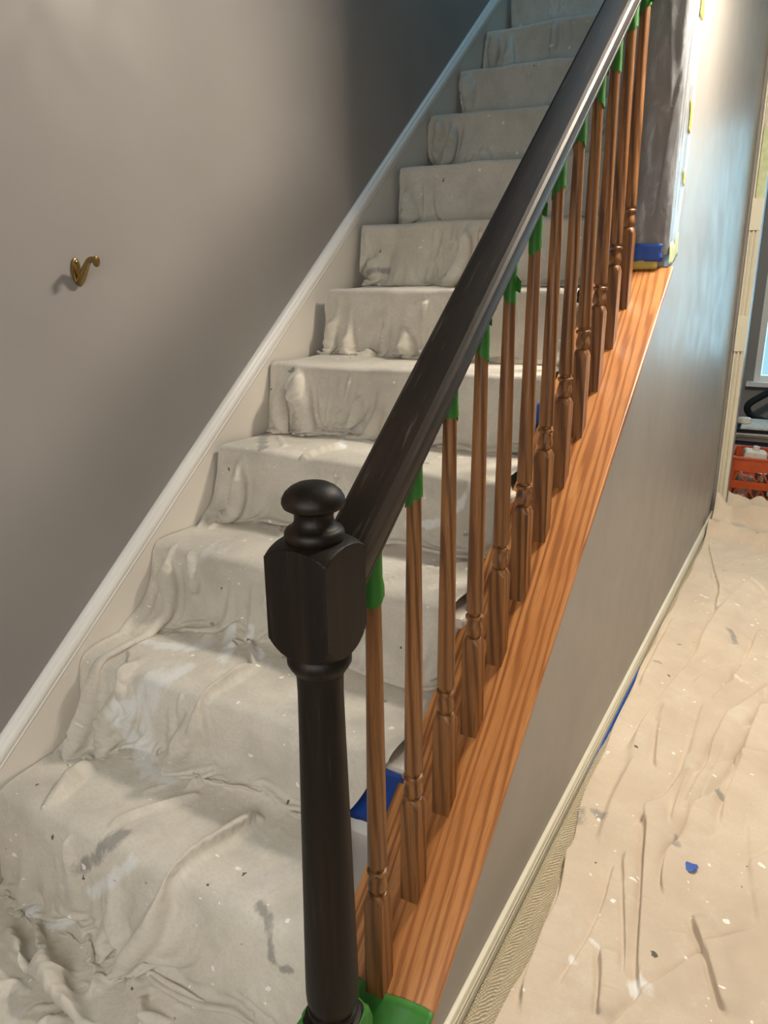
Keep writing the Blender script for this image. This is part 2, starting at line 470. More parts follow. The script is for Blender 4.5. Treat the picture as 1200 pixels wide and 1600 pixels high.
def relax(P, collide, steps=40, iters=9, bend=0.12, friction=0.25, gravity=9.8, dt=1/60, damp=0.96, grow=None):
    """position-based cloth: P (nv,nu,3) already holds the slack, gravity lets the folds settle"""
    P = P.astype(np.float32).copy(); V = np.zeros_like(P)
    ln = lambda A, B: np.sqrt(((A-B)**2).sum(-1))
    cons = []
    def add(sa, sb, k, flat=None):
        Lr = ln(P[sa], P[sb]) if flat is None else flat
        if grow is not None: Lr = Lr*(1+grow[sa])
        cons.append((sa, sb, Lr.astype(np.float32), k))
    S = slice
    nv, nu = P.shape[:2]
    def pair(n, st, off):      # start indices / partners with stride 2*off
        idx = np.arange(st, n-off, 2*off); return S(st, st+2*off*len(idx), 2*off), S(st+off, st+off+2*off*len(idx), 2*off)
    for st in (0, 1):
        a, b = pair(nu, st, 1); add((S(None), a), (S(None), b), 1.0)
        a, b = pair(nv, st, 1); add((a, S(None)), (b, S(None)), 1.0)
    for st in (0, 1):
        a, b = pair(nv, st, 1)
        add((a, S(0, nu-1)), (b, S(1, nu)), 0.35); add((a, S(1, nu)), (b, S(0, nu-1)), 0.35)
    du = ln(P[:, 1:], P[:, :-1]); dv = ln(P[1:], P[:-1])
    fu = du[:, 1:]+du[:, :-1]; fv = dv[1:]+dv[:-1]
    for st in (0, 1):
        a = S(st, None); n = len(range(*S(st, nu-2, 4).indices(nu)))
    for st in range(4):
        i = np.arange(st, nu-2, 4)
        if len(i): add((S(None), S(st, st+4*len(i), 4)), (S(None), S(st+2, st+2+4*len(i), 4)), bend, fu[:, i])
        i = np.arange(st, nv-2, 4)
        if len(i): add((S(st, st+4*len(i), 4), S(None)), (S(st+2, st+2+4*len(i), 4), S(None)), bend, fv[i])
    for t in range(steps):
        V[..., 2] -= gravity*dt; V *= damp
        Q = P + V*dt
        for it in range(iters):
            for sa, sb, Lr, k in cons:
                D = Q[sa]-Q[sb]; l = np.sqrt(np.einsum('ijk,ijk->ij', D, D))+1e-9
                D *= (0.5*k*(l-Lr)/l)[..., None]
                Q[sa] -= D; Q[sb] += D
            hit = collide(Q)
        V = (Q-P)/dt
        V[hit] *= friction
        P = Q
    return P
def upsample(A):
    """double a grid (nv,nu,c) with cubic midpoints"""
    for ax in (0, 1):
        A = np.moveaxis(A, ax, 0); n = A.shape[0]
        E = np.concatenate([2*A[:1]-A[1:2], A, 2*A[-1:]-A[-2:-1]])
        M_ = (-E[:-3]+9*E[1:-2]+9*E[2:-1]-E[3:])/16
        O = np.empty((2*n-1,)+A.shape[1:], A.dtype); O[0::2] = A; O[1::2] = M_
        A = np.moveaxis(O, 0, ax)
    return A
def grid_mesh(name, V, nu, nv, uv, mat, attrs=None, keep=None, parent=None):
    """V: (nv*nu,3) row-major"""
    idx = np.arange(nu*nv).reshape(nv, nu)
    F = np.stack([idx[:-1, :-1], idx[:-1, 1:], idx[1:, 1:], idx[1:, :-1]], -1).reshape(-1, 4)
    if keep is not None:
        F = F[keep[F].all(1)]
    me = bpy.data.meshes.new(name)
    me.vertices.add(len(V)); me.vertices.foreach_set('co', V.astype(np.float32).ravel())
    me.loops.add(F.size); me.loops.foreach_set('vertex_index', F.astype(np.int32).ravel())
    me.polygons.add(len(F)); me.polygons.foreach_set('loop_start', np.arange(0, F.size, 4, dtype=np.int32))
    me.update(calc_edges=True)
    me.polygons.foreach_set('use_smooth', np.ones(len(F), bool))
    ul = me.uv_layers.new(name='cloth'); ul.data.foreach_set('uv', uv[F.ravel()].astype(np.float32).ravel())
    for k, a in (attrs or {}).items():
        at = me.attributes.new(k, 'FLOAT', 'POINT'); at.data.foreach_set('value', a.astype(np.float32))
    me.materials.append(MT[mat]); me.validate()
    o = bpy.data.objects.new(name, me); COL.objects.link(o)
    if parent: o.parent = parent
    return o

FOLDS = json.loads('''{"stair":{"F1":[[[-0.382,1.469],[-0.371,1.413],[-0.391,1.306],[-0.415,1.224],[-0.474,1.136],[-0.51,1.073],[-0.515,0.983],[-0.488,0.934]],0.024,0.03],"F2":[[[-0.51,1.876],[-0.526,1.834],[-0.529,1.74],[-0.561,1.669],[-0.608,1.612],[-0.63,1.564],[-0.618,1.507],[-0.589,1.468]],0.018,0.026],"F3":[[[-0.878,2.262],[-0.878,2.205],[-0.878,2.095],[-0.878,1.973],[-0.878,1.847],[-0.878,1.732],[-0.878,1.65],[-0.878,1.578],[-0.878,1.464],[-0.819,1.385],[-0.812,1.325]],0.015,0.017],"F4":[[[-0.776,1.803],[-0.772,1.684],[-0.835,1.608],[-0.835,1.528],[-0.818,1.425],[-0.784,1.378],[-0.772,1.275],[-0.785,1.227]],0.016,0.018],"F5":[[[-0.769,0.959],[-0.689,0.931],[-0.632,0.903],[-0.567,0.883],[-0.515,0.86],[-0.489,0.846]],0.028,0.03],"F5b":[[[-0.814,0.906],[-0.708,0.886],[-0.628,0.889],[-0.53,0.873]],0.022,0.026],"F6":[[[-0.577,1.125],[-0.592,0.983],[-0.522,0.916],[-0.464,0.866]],0.014,0.02],"F7":[[[-0.817,1.107],[-0.853,1.025],[-0.824,0.975],[-0.769,0.949]],0.012,0.02],"F9":[[[-0.844,2.16],[-0.868,2.087],[-0.862,2.035],[-0.838,2.004]],0.014,0.018],"F10":[[[-0.806,2.201],[-0.788,2.121],[-0.783,2.077]],0.012,0.015],"F11":[[[-0.52,1.56],[-0.551,1.496],[-0.553,1.429]],0.009,0.018],"F12":[[[-0.685,1.247],[-0.687,1.185],[-0.714,1.127]],0.01,0.02],"F13":[[[-0.603,2.021],[-0.599,1.943],[-0.523,1.853]],0.01,0.02],"F14":[[[-0.431,0.935],[-0.397,0.896]],0.014,0.02],"G1":[[[-0.879,3.188],[-0.799,2.984],[-0.798,2.909],[-0.668,2.751],[-0.573,2.659]],0.016,0.016],"G2":[[[-0.936,3.031],[-0.932,2.955],[-0.889,2.889],[-0.738,2.761]],0.012,0.016],"G3":[[[-0.804,3.488],[-0.795,3.431],[-0.753,3.364],[-0.639,3.206]],0.013,0.018],"G4":[[[-0.594,3.5],[-0.607,3.417],[-0.52,3.177]],0.012,0.014],"G5":[[[-0.537,3.046],[-0.56,2.983],[-0.624,2.915],[-0.62,2.82],[-0.532,2.694],[-0.542,2.582]],0.014,0.016],"G7":[[[-0.807,2.619],[-0.86,2.521],[-0.86,2.432],[-0.86,2.306]],0.016,0.018],"G8":[[[-0.87,3.072],[-0.87,2.973],[-0.87,2.777]],0.016,0.018],"G9":[[[-0.613,3.05],[-0.636,3.004],[-0.643,2.959]],0.01,0.014],"G10":[[[-0.349,2.895],[-0.3,2.735],[-0.273,2.583]],0.008,0.016],"G11":[[[-0.86,3.506],[-0.854,3.429],[-0.879,3.344]],0.01,0.018],"H1":[[[-0.87,5.282],[-0.87,4.885],[-0.87,4.776]],0.012,0.015],"H2":[[[-0.805,4.915],[-0.841,4.858],[-0.833,4.778]],0.014,0.016],"H3":[[[-0.704,4.879],[-0.593,4.461]],0.008,0.01],"H4":[[[-0.87,6.216],[-0.87,5.808],[-0.855,5.749]],0.016,0.016],"H5":[[[-0.797,5.866],[-0.825,5.786],[-0.721,5.387]],0.014,0.015],"H6":[[[-0.87,5.729],[-0.87,5.336],[-0.87,5.279]],0.016,0.02],"H7":[[[-0.86,4.434],[-0.86,4.357],[-0.86,4.288]],0.013,0.016],"H8":[[[-0.85,3.969],[-0.85,3.923],[-0.85,3.884],[-0.85,3.816]],0.014,0.016],"H9":[[[-0.509,4.012],[-0.539,3.958],[-0.574,3.9],[-0.565,3.846]],0.015,0.018],"H10":[[[-0.764,4.403],[-0.716,4.34],[-0.645,4.307]],0.006,0.02],"ST":{"w":[[[[-0.685,1.734],[-0.736,1.657],[-0.789,1.624],[-0.78,1.567],[-0.755,1.522],[-0.687,1.455],[-0.622,1.44]],0.035],[[[-0.656,1.781],[-0.68,1.696],[-0.718,1.636],[-0.73,1.565],[-0.689,1.488]],0.03],[[[-0.721,1.922],[-0.721,1.851],[-0.832,1.828]],0.022],[[[-0.683,2.002],[-0.655,1.92],[-0.606,1.842]],0.02],[[[-0.613,2.019],[-0.602,1.965],[-0.541,1.893]],0.012],[[[-0.518,1.247],[-0.571,1.189],[-0.63,1.133]],0.018],[[[-0.801,1.023],[-0.746,0.997],[-0.702,1.036]],0.03],[[[-0.551,2.136],[-0.56,2.081]],0.02],[[[-0.687,2.888],[-0.586,2.749]],0.012],[[[-0.349,2.948],[-0.283,2.881],[-0.242,2.974]],0.015],[[[-0.328,2.511],[-0.227,2.557],[-0.156,2.671]],0.012]],"g":[[[[-0.235,1.277],[-0.199,1.25],[-0.183,1.187]],0.012],[[[-0.66,1.182],[-0.602,1.232],[-0.577,1.284]],0.02],[[[-0.163,1.183],[-0.144,1.193]],0.008],[[[-0.86,3.916],[-0.8,3.909]],0.012],[[[-0.995,2.931],[-0.769,2.658]],0.02],[[[-0.606,1.239],[-0.584,1.29]],0.014]]}},"floor":{"K1":[[[0.244,2.609],[0.283,2.184],[0.264,1.92],[0.213,1.607],[0.182,1.333],[0.175,1.161]],0.014,0.03],"K2":[[[0.39,2.847],[0.313,2.426],[0.29,2.07],[0.267,1.821]],0.016,0.03],"K3":[[[0.522,1.886],[0.472,1.725],[0.412,1.551],[0.389,1.376],[0.368,1.282]],0.014,0.022],"K4":[[[0.522,1.886],[0.485,1.534],[0.452,1.235],[0.426,1.004]],0.016,0.022],"K5":[[[0.268,1.106],[0.285,0.94],[0.318,0.734],[0.346,0.566],[0.374,0.43]],0.012,0.018],"K6":[[[0.388,1.128],[0.363,0.946],[0.343,0.854],[0.357,0.716]],0.012,0.018],"K7":[[[0.131,0.831],[0.168,0.642],[0.169,0.521],[0.174,0.408],[0.18,0.323]],0.013,0.02],"K8":[[[0.409,0.735],[0.459,0.629],[0.492,0.545],[0.509,0.504]],0.01,0.016],"K9":[[[0.268,0.557],[0.29,0.495],[0.309,0.394]],0.01,0.016],"K10":[[[0.244,0.857],[0.279,0.713],[0.319,0.552],[0.326,0.476]],0.007,0.014],"K11":[[[0.34,1.251],[0.329,1.068],[0.331,0.965]],0.008,0.02],"K12":[[[0.193,1.236],[0.183,0.989],[0.195,0.818]],0.006,0.025],"K13":[[[0.434,2.235],[0.405,1.919],[0.386,1.722]],0.01,0.02],"K14":[[[0.129,2.227],[0.125,1.872],[0.121,1.579]],0.008,0.02],"K15":[[[0.415,1.612],[0.377,1.336],[0.353,1.109],[0.354,1.003]],0.008,0.016],"K16":[[[0.223,1.549],[0.23,1.359],[0.256,1.173]],0.008,0.02],"LEFT":[[0.079,3.488],[0.099,2.823],[0.097,2.346],[0.091,2.051],[0.086,1.651],[0.101,1.185],[0.104,1.075],[0.11,0.935],[0.125,0.828],[0.145,0.639],[0.146,0.49],[0.14,0.381],[0.14,0.301]],"ST":{"g":[[[[0.33,2.092],[0.353,2.037]],0.02],[[[0.117,0.926],[0.123,0.889]],0.022],[[[0.147,0.942],[0.174,0.93]],0.02],[[[0.342,0.946],[0.352,0.904]],0.015],[[[0.273,2.178],[0.27,2.238]],0.015],[[[0.403,1.165],[0.413,1.142]],0.012]],"w":[[[[0.339,0.486],[0.355,0.492]],0.02],[[[0.379,1.786],[0.409,1.77]],0.012],[[[0.177,2.46],[0.204,2.439]],0.012],[[[0.221,0.498],[0.233,0.48]],0.01],[[[0.251,0.548],[0.273,0.535]],0.008]]}}}''')

# ------------------------------------------------------------------ structure
FZ = -0.085                       # hall floor
XL = -0.936                       # face of the left wall
XW = 0.072                        # hall face of the stair wall
XI = -0.085                       # stair face of the stair wall
YE = 1.580                        # where the stair wall rises to full height
YC = 3.55                         # cased opening
CEIL = 2.36
TOP = 4.7
struct(MB().box(-1.1, 2.3, -2.4, 5.6, FZ-0.1, FZ).obj('floor', 'carpet'), 'beige loop carpet of the hall', 'floor')
struct(MB().box(XL-0.12, XL, -2.4, 5.6, FZ, TOP).obj('wall_left', 'wall'), 'smooth grey painted wall beside the stairs', 'wall')
kw = [(0.05, FZ), (YC+0.10, FZ), (YC+0.10, TOP), (YE, TOP), (YE, SL*YE-0.021), (0.05, SL*0.05-0.021)]
struct(MB().extrude(kw, 'x', XI, XW).obj('wall_right', 'wall_gloss'), 'grey stair wall with scuffs below the oak cap', 'wall')
struct(MB().box(-1.1, 2.3, -1.42, -1.30, FZ, TOP).obj('wall_back', 'wall'), 'grey wall behind the viewer', 'wall')
struct(MB().box(2.3, 2.42, -2.4, 5.6, FZ, TOP).obj('wall_hall', 'wall'), 'grey wall on the far side of the hall', 'wall')
# far room wall with a window opening
wx0, wx1, wz0, wz1 = 0.075, 1.43, 0.44, 2.1
fw = MB().box(-1.1, wx0, 5.2, 5.3, FZ, CEIL).box(wx1, 2.3, 5.2, 5.3, FZ, CEIL).box(wx0, wx1, 5.2, 5.3, FZ, wz0).box(wx0, wx1, 5.2, 5.3, wz1, CEIL)
struct(fw.obj('wall_far', 'wall'), 'grey wall of the room beyond with the window', 'wall')
win = struct(empty('window_1', (0, 5.2, 0)), 'bright window in the far room', 'window')
t = MB()
for x in (wx0, (wx0+wx1)/2-0.02, wx1-0.04): t.box(x, x+0.04, -0.01, 0.07, wz0, wz1)
for z in (wz0, (wz0+wz1)/2, wz1-0.04): t.box(wx0, wx1, 0.0, 0.06, z, z+0.04)
t.obj('window_frame', 'white', win)
for i in range(2):
    for j in range(2):
        a = wx0+0.04 if i == 0 else (wx0+wx1)/2+0.02; b = a + (wx1-wx0)/2-0.07
        c = wz0+0.04 if j == 0 else (wz0+wz1)/2+0.04; d = c + (wz1-wz0)/2-0.08
        MB().box(a, b, 0.025, 0.03, c, d).obj('pane', 'glass', win)
MB().box(wx0-0.04, wx1+0.04, -0.06, 0.0, wz0-0.03, wz0).obj('window_sill', 'white', win)
# ceilings: hall, over the stair foot, upper stairwell
struct(MB().box(XW, 2.3, -2.4, 5.6, CEIL, CEIL+0.2).obj('ceiling', 'ceiling'), 'white hall ceiling', 'ceiling')
struct(MB().box(-1.1, XW, -2.4, -0.10, CEIL, CEIL+0.2).obj('ceiling_stair_foot', 'ceiling'), 'white ceiling over the foot of the stairs', 'ceiling')
struct(MB().box(-1.1, 2.3, -2.4, 5.6, TOP, TOP+0.1).obj('ceiling_upper', 'ceiling'), 'white ceiling above the stairwell', 'ceiling')
struct(MB().box(XI, XW, -0.10, YE, CEIL, TOP).obj('wall_upper_right', 'wall'), 'upper stairwell wall', 'wall')
struct(MB().box(-1.1, XI, -0.22, -0.10, CEIL, TOP).obj('wall_upper_front', 'wall'), 'upper stairwell front wall', 'wall')
struct(MB().box(-1.1, XI, 5.3, 5.4, FZ, TOP).obj('wall_upper_end', 'wall'), 'wall at the top of the stairs', 'wall')

# steps below the cloth
def nose(k):
    z = 0.954 + 0.1966*k; return ((z-0.10)/SL, z)
st = struct(empty('stairs', (0, 0, 0)), 'staircase under the paint-spattered canvas', 'stairs')
for k in range(-4, 9):
    y, z = nose(k); y2 = nose(k+1)[0]
    MB().box(XL+0.018, XI-0.001, y+0.034, y2+0.10, z-0.064, z-0.038).obj('tread', 'skirt', st, bevel=0.008)
    MB().box(XL+0.018, XI-0.001, y+0.050, y+0.070, z-0.24, z-0.0645).obj('riser', 'white', st)
# skirt board along the left wall with its moulded cap
def sloped(poly, y0, y1, name, mat, parent=None, smooth=None, bevel=0):
    return MB().extrude(poly, 'y', y0, y1, SL).obj(name, mat, parent, smooth=smooth, bevel=bevel)
sk = struct(empty('trim_1', (0, 0, 0)), 'white stair skirt board with moulded cap on the left wall', 'trim')
sloped([(XL+0.0002, -0.45), (XL+0.013, -0.45), (XL+0.013, 0.1035), (XL+0.0002, 0.1035)], -0.9, 4.2, 'skirt_board', 'skirt', sk)
mould = [(0, 0.106), (0.014, 0.106), (0.016, 0.110), (0.015, 0.116), (0.018, 0.120), (0.021, 0.128), (0.021, 0.138), (0.018, 0.145), (0.015, 0.147), (0.014, 0.152), (0.010, 0.157), (0.004, 0.160), (0, 0.160)]
sloped([(XL+0.0003+a, b) for a, b in mould], -0.9, 4.2, 'cap_moulding', 'white', sk, smooth=40)
# baseboard of the hall side
bb = [(0, 0), (0.0140, 0), (0.0140, 0.028), (0.0125, 0.030), (0.0125, 0.033), (0.0135, 0.035), (0.0135, 0.041), (0.0115, 0.043), (0.0110, 0.047), (0.0085, 0.051), (0.004, 0.053), (0, 0.053)]
struct(MB().extrude([(XW+0.0002+a, FZ+b) for a, b in bb], 'y', 0.05, YC).obj('baseboard_right', 'cream', smooth=30), 'cream moulded baseboard along the stair wall', 'baseboard')
# casing of the opening at the end of the hall
cs = struct(empty('trim_2', (0, YC, 0)), 'cream fluted casing at the end of the stair wall', 'trim')
prof = [(0.0, 0.0), (0.0, -0.012), (0.003, -0.016), (0.010, -0.016), (0.012, -0.006), (0.016, -0.006), (0.018, -0.017), (0.028, -0.018), (0.030, -0.007), (0.034, -0.007), (0.036, -0.020), (0.048, -0.021), (0.051, -0.018), (0.052, 0.0)]
cas = MB().extrude([(XW+0.012+a, b) for a, b in prof], 'z', FZ, 2.25).obj('casing', 'cream', cs, smooth=30)
MB().box(XW, XW+0.062, 0.0, 0.10, FZ, CEIL).obj('jamb', 'wall', cs)
for z0, z1, a, b in ((0.80, 0.97, 0.002, 0.050), (1.50, 1.80, 0.014, 0.051), (0.57, 0.60, 0.036, 0.051), (1.36, 1.50, 0.002, 0.051)):
    MB().box(XW+0.012+a, XW+0.012+b, -0.0245, -0.015, z0, z1).obj('patch', 'palegreen' if z0 == 1.5 else 'cream', cas)
# unseen frame added around the entry fill light, without glass
struct(MB().box(-0.31, -0.26, -1.295, -1.25, FZ, 2.0).box(0.86, 0.91, -1.295, -1.25, FZ, 2.0).box(-0.26, 0.86, -1.295, -1.25, 1.62, 2.0).obj('trim_3', 'white'), 'white frame added around the unseen entry fill light', 'trim')

# ------------------------------------------------------------------ ceiling lamp (outside the picture)
lm = tag(empty('ceiling_lamp', LAMP_POS), 'round flush ceiling lamp with a frosted glass bowl', 'lamp')
lathe_obj('canopy', [(-0.02, 0.155), (-0.012, 0.16), (0.004, 0.16)], 'brass', lm)
dome = [(-0.021-0.085*math.sin(a), 0.145*math.cos(a)+0.0005) for a in np.linspace(math.pi/2, 0, 10)]
lathe_obj('bowl', dome, 'lamp', lm)
lathe_obj('finial', [(-0.125, 0.002), (-0.120, 0.010), (-0.112, 0.012), (-0.1065, 0.006)], 'brass', lm, n=16)

# ------------------------------------------------------------------ stair canvas
def profile():
    pts = [(-.9, -.066)]; y, z = nose(-4); pts.append((y, -.066))
    for k in range(-4, 10):
        y, z = nose(k); pts.append((y, z)); pts.append((nose(k+1)[0]+.010, z))
    P = np.array(pts); seg = np.hypot(*np.diff(P, axis=0).T); Ls = np.r_[0, np.cumsum(seg)]
    n = int(Ls[-1]/.0025); s = np.linspace(0, Ls[-1], n)
    Q = np.stack([np.interp(s, Ls, P[:, 0]), np.interp(s, Ls, P[:, 1])], 1); ds = s[1]-s[0]
    def smooth(sig):
        h = int(4*sig/ds); g = np.exp(-.5*(np.arange(-h, h+1)*ds/sig)**2); g /= g.sum()
        E = np.pad(Q, ((h, h), (0, 0)), mode='edge')
        for i in range(h):
            E[h-1-i] = 2*Q[0]-Q[i+1]; E[-h+i] = 2*Q[-1]-Q[-2-i]
        return np.stack([np.convolve(E[:, j], g, 'valid') for j in (0, 1)], 1)
    a = smooth(.034); b = smooth(.014)
    t = np.clip((s-2.0)/1.0, 0, 1)[:, None]; t = t*t*(3-2*t)
    return s, a*(1-t)+b*t, smooth(.115)
def stair_cloth():
    s, C, CB = profile()
    smin, smax = 0.25, 6.75
    nv = int((smax-smin)/0.0070); nu = 122
    sv = np.linspace(smin, smax, nv)
    py = np.interp(sv, s, C[:, 0]); pz = np.interp(sv, s, C[:, 1])
    ty = np.gradient(py); tz = np.gradient(pz); l = np.hypot(ty, tz); ny, nz = -tz/l, ty/l
    # left edge, right edge and lift against the skirt board along the run
    xl = np.interp(sv, [0, 2.60, 2.69, 2.78, 2.95, 3.06, 3.19, 3.30, 3.43, 3.53, 3.62, 3.75, 3.90, 4.0, 4.12, 4.20, 4.45, 4.60, 4.66, 4.92, 5.05, 5.15, 5.38, 5.52, 5.60, 5.85, 6.0, 6.06, 6.32, 6.75],
                   [-.912, -.912, -.885, -.895, -.910, -.912, -.888, -.875, -.880, -.900, -.840, -.86, -.895, -.908, -.89, -.87, -.908, -.89, -.875, -.908, -.89, -.88, -.908, -.89, -.88, -.905, -.89, -.88, -.905, -.90])
    lift = np.interp(sv, [0, 1.1, 1.26, 1.40, 1.52, 1.65, 1.80, 1.90, 2.05, 2.18, 2.32, 2.43, 2.57, 2.66, 2.9, 2.98, 3.06, 3.2, 7], [0, 0, .01, .03, .045, .03, .05, .075, .075, .03, .035, .035, .02, 0, .03, .035, .01, 0, 0])
    xr = np.interp(sv, [0, 0.92, 1.00, 1.20, 1.34, 1.43, 1.50, 1.58, 1.655, 1.70, 7], [-.052, -.052, -.075, -.112, -.118, -.175, -.215, -.205, -.135, -.1015, -.1015])
    u = np.linspace(0, 1, nu)
    X = xl[:, None] + (xr-xl)[:, None]*u[None, :]
    S_ = np.repeat(sv[:, None], nu, 1)
    wob = 0.010*vnoise(X*3+9, S_*7, 3)*(u[None, :] < 0.15)
    fold = {k: v for k, v in FOLDS['stair'].items() if k[0] in 'FGH'}
    for k in list(fold): fold[k] = (fold[k][0], fold[k][1]*{'F': 1.4, 'G': 1.9, 'H': 2.2}[k[0]], fold[k][2]*1.1)
    fold.update(wrinkles(34, -.88, -.2, 1.2, 3.4, .10, .30, 1.2, .45, .014, .013, 5))
    fold.update({'u'+k: v for k, v in wrinkles(52, -.88, -.2, 3.0, 6.6, .08, .22, 1.45, .40, .018, .013, 6).items()})
    fold.update({'f'+k: v for k, v in wrinkles(12, -.90, -.35, 0.45, 1.10, .18, .40, 1.9, .5, .013, .018, 7).items()})
    DX = np.zeros(X.shape); DS = np.zeros(X.shape)
    up = {k: v for k, v in fold.items() if k[0] in 'GHu'}; fold = {k: v for k, v in fold.items() if k[0] not in 'GHu'}
    D2 = np.zeros(X.shape), np.zeros(X.shape)
    H2 = fold_height(X, S_, up, D2); wt = (1-0.75*sm(0.55, 0.92, nz))[:, None]
    H = fold_height(X, S_, fold, (DX, DS)) + H2*wt
    DX += D2[0]*wt; DS += D2[1]*wt
    low = 1-sm(1.6, 3.2, S_)
    H += 0.010*low*vnoise(X*7, S_*5, 1) + 0.013*vnoise(X*15, S_*9+3, 2)*(1-0.3*low) + 0.008*vnoise(X*5, S_*6, 8) + 0.0035*vnoise(X*38, S_*26, 4)
    flo = 1-sm(0.95, 1.20, S_)                     # crumpled where it spills onto the floor
    H += flo*0.018*(0.5+vnoise(X*5+S_*3, S_*5, 11))
    # gathers over each nosing on the upper flights
    ph = (S_ - 1.222) % 0.464
    gather = np.exp(-((np.minimum(ph, 0.464-ph))/0.10)**2)
    H += 0.011*gather*vnoise(X*22, S_*2.2+np.floor((S_-1.0)/0.464)*7.3, 21)*(1-0.6*low)
    dl = X - xl[:, None]
    H += 0.016*np.exp(-((dl-0.012)/0.022)**2)*(0.5+vnoise(X*2, S_*9, 31)*2)*(1-0.4*low) + 0.03*np.exp(-((dl-0.03)/0.03)**2)*np.maximum(0, vnoise(X*3, S_*5, 33))*(1-low)    # rolled left hem
    hh = np.maximum(H, -0.012)
    S2 = S_ + DS
    ip = lambda a: np.interp(S2.ravel(), sv, a).reshape(S2.shape)
    Y = ip(py) + ip(ny)*hh; Z = ip(pz) + ip(nz)*hh
    X = np.clip(X + DX, XL+0.0235, None)
    X = np.where(Z > SL*Y-0.03, np.minimum(X, np.where(Y > 0.06, -0.1015, X)), np.minimum(X, np.where(Y > 0.06, XI-0.002, X)))
    by = np.interp(sv, s, CB[:, 0])[:, None]; bz = np.interp(sv, s, CB[:, 1])[:, None]
    wg = np.exp(-(dl/0.115)**4)*sm(1.22, 1.42, S_)*(1-sm(2.36, 2.60, S_))
    Y = Y*(1-wg) + wg*(by - 0.6*(hh+0.03)); Z = Z*(1-wg) + wg*(bz + 0.78*hh + 0.035)
    Z = Z + 0.45*lift[:, None]*np.exp(-(dl/0.05)**2)
    Y = Y + 0.0*wob
    tt = C[:, 0]+C[:, 1]; ww = C[:, 1]-C[:, 0]
    cn = np.gradient(C, axis=0); cn /= np.hypot(cn[:, 0], cn[:, 1])[:, None]
    cny, cnz = -cn[:, 1], cn[:, 0]
    tq = np.linspace(tt[0], tt[-1], 6000)
    wq, nyq, nzq = (np.interp(tq, tt, a).astype(np.float32) for a in (ww, cny, cnz))
    pad = (0.016*vnoise(X*5+3, S_*6, 71) + 0.010*vnoise(X*13, S_*11, 72)).astype(np.float32)
    def collide(Q):
        x, y, z = Q[..., 0], Q[..., 1], Q[..., 2]
        i = np.clip(((y+z-tq[0])/(tq[1]-tq[0])).astype(np.int32), 0, len(tq)-1)
        d = wq[i] - 0.004 + pad - (z-y); inside = d > 0
        a, b = nyq[i], nzq[i]; m = np.where(inside, d*(b-a)*0.5, 0)
        y += m*a; z += m*b
        lim = np.where(z > SL*y+0.106, XL+0.022, XL+0.015)
        np.maximum(x, lim, out=x)
        xm = np.where(y > 0.055, np.where(z > SL*y-0.03, -0.1015, XI-0.003), -0.050)
        np.minimum(x, xm, out=x)
        return inside
    G = np.stack([X, Y, Z], -1)
    G = relax(G, collide, steps=15, iters=10, bend=0.25, friction=0.0, gravity=3.0)
    G[..., 2] += 0.0015
    G = upsample(G)
    UVg = upsample(np.stack([xl[:, None] + (xr-xl)[:, None]*u[None, :], S_], -1))
    nv, nu = G.shape[:2]
    V = G.reshape(-1, 3); Xf, Sf = UVg[..., 0].ravel(), UVg[..., 1].ravel()
    at = {'white_paint': stain_mask(Xf, Sf, FOLDS['stair']['ST']['w'], 1), 'grey_paint': stain_mask(Xf, Sf, FOLDS['stair']['ST']['g'], 2)}
    # keep clear of the newel foot
    o = grid_mesh('drop_cloth', V, nu, nv, np.stack([Xf, Sf], 1), 'canvas', at)
    return o
tag(stair_cloth(), 'paint-spattered beige canvas drop cloth running up the whole staircase', 'drop cloth')

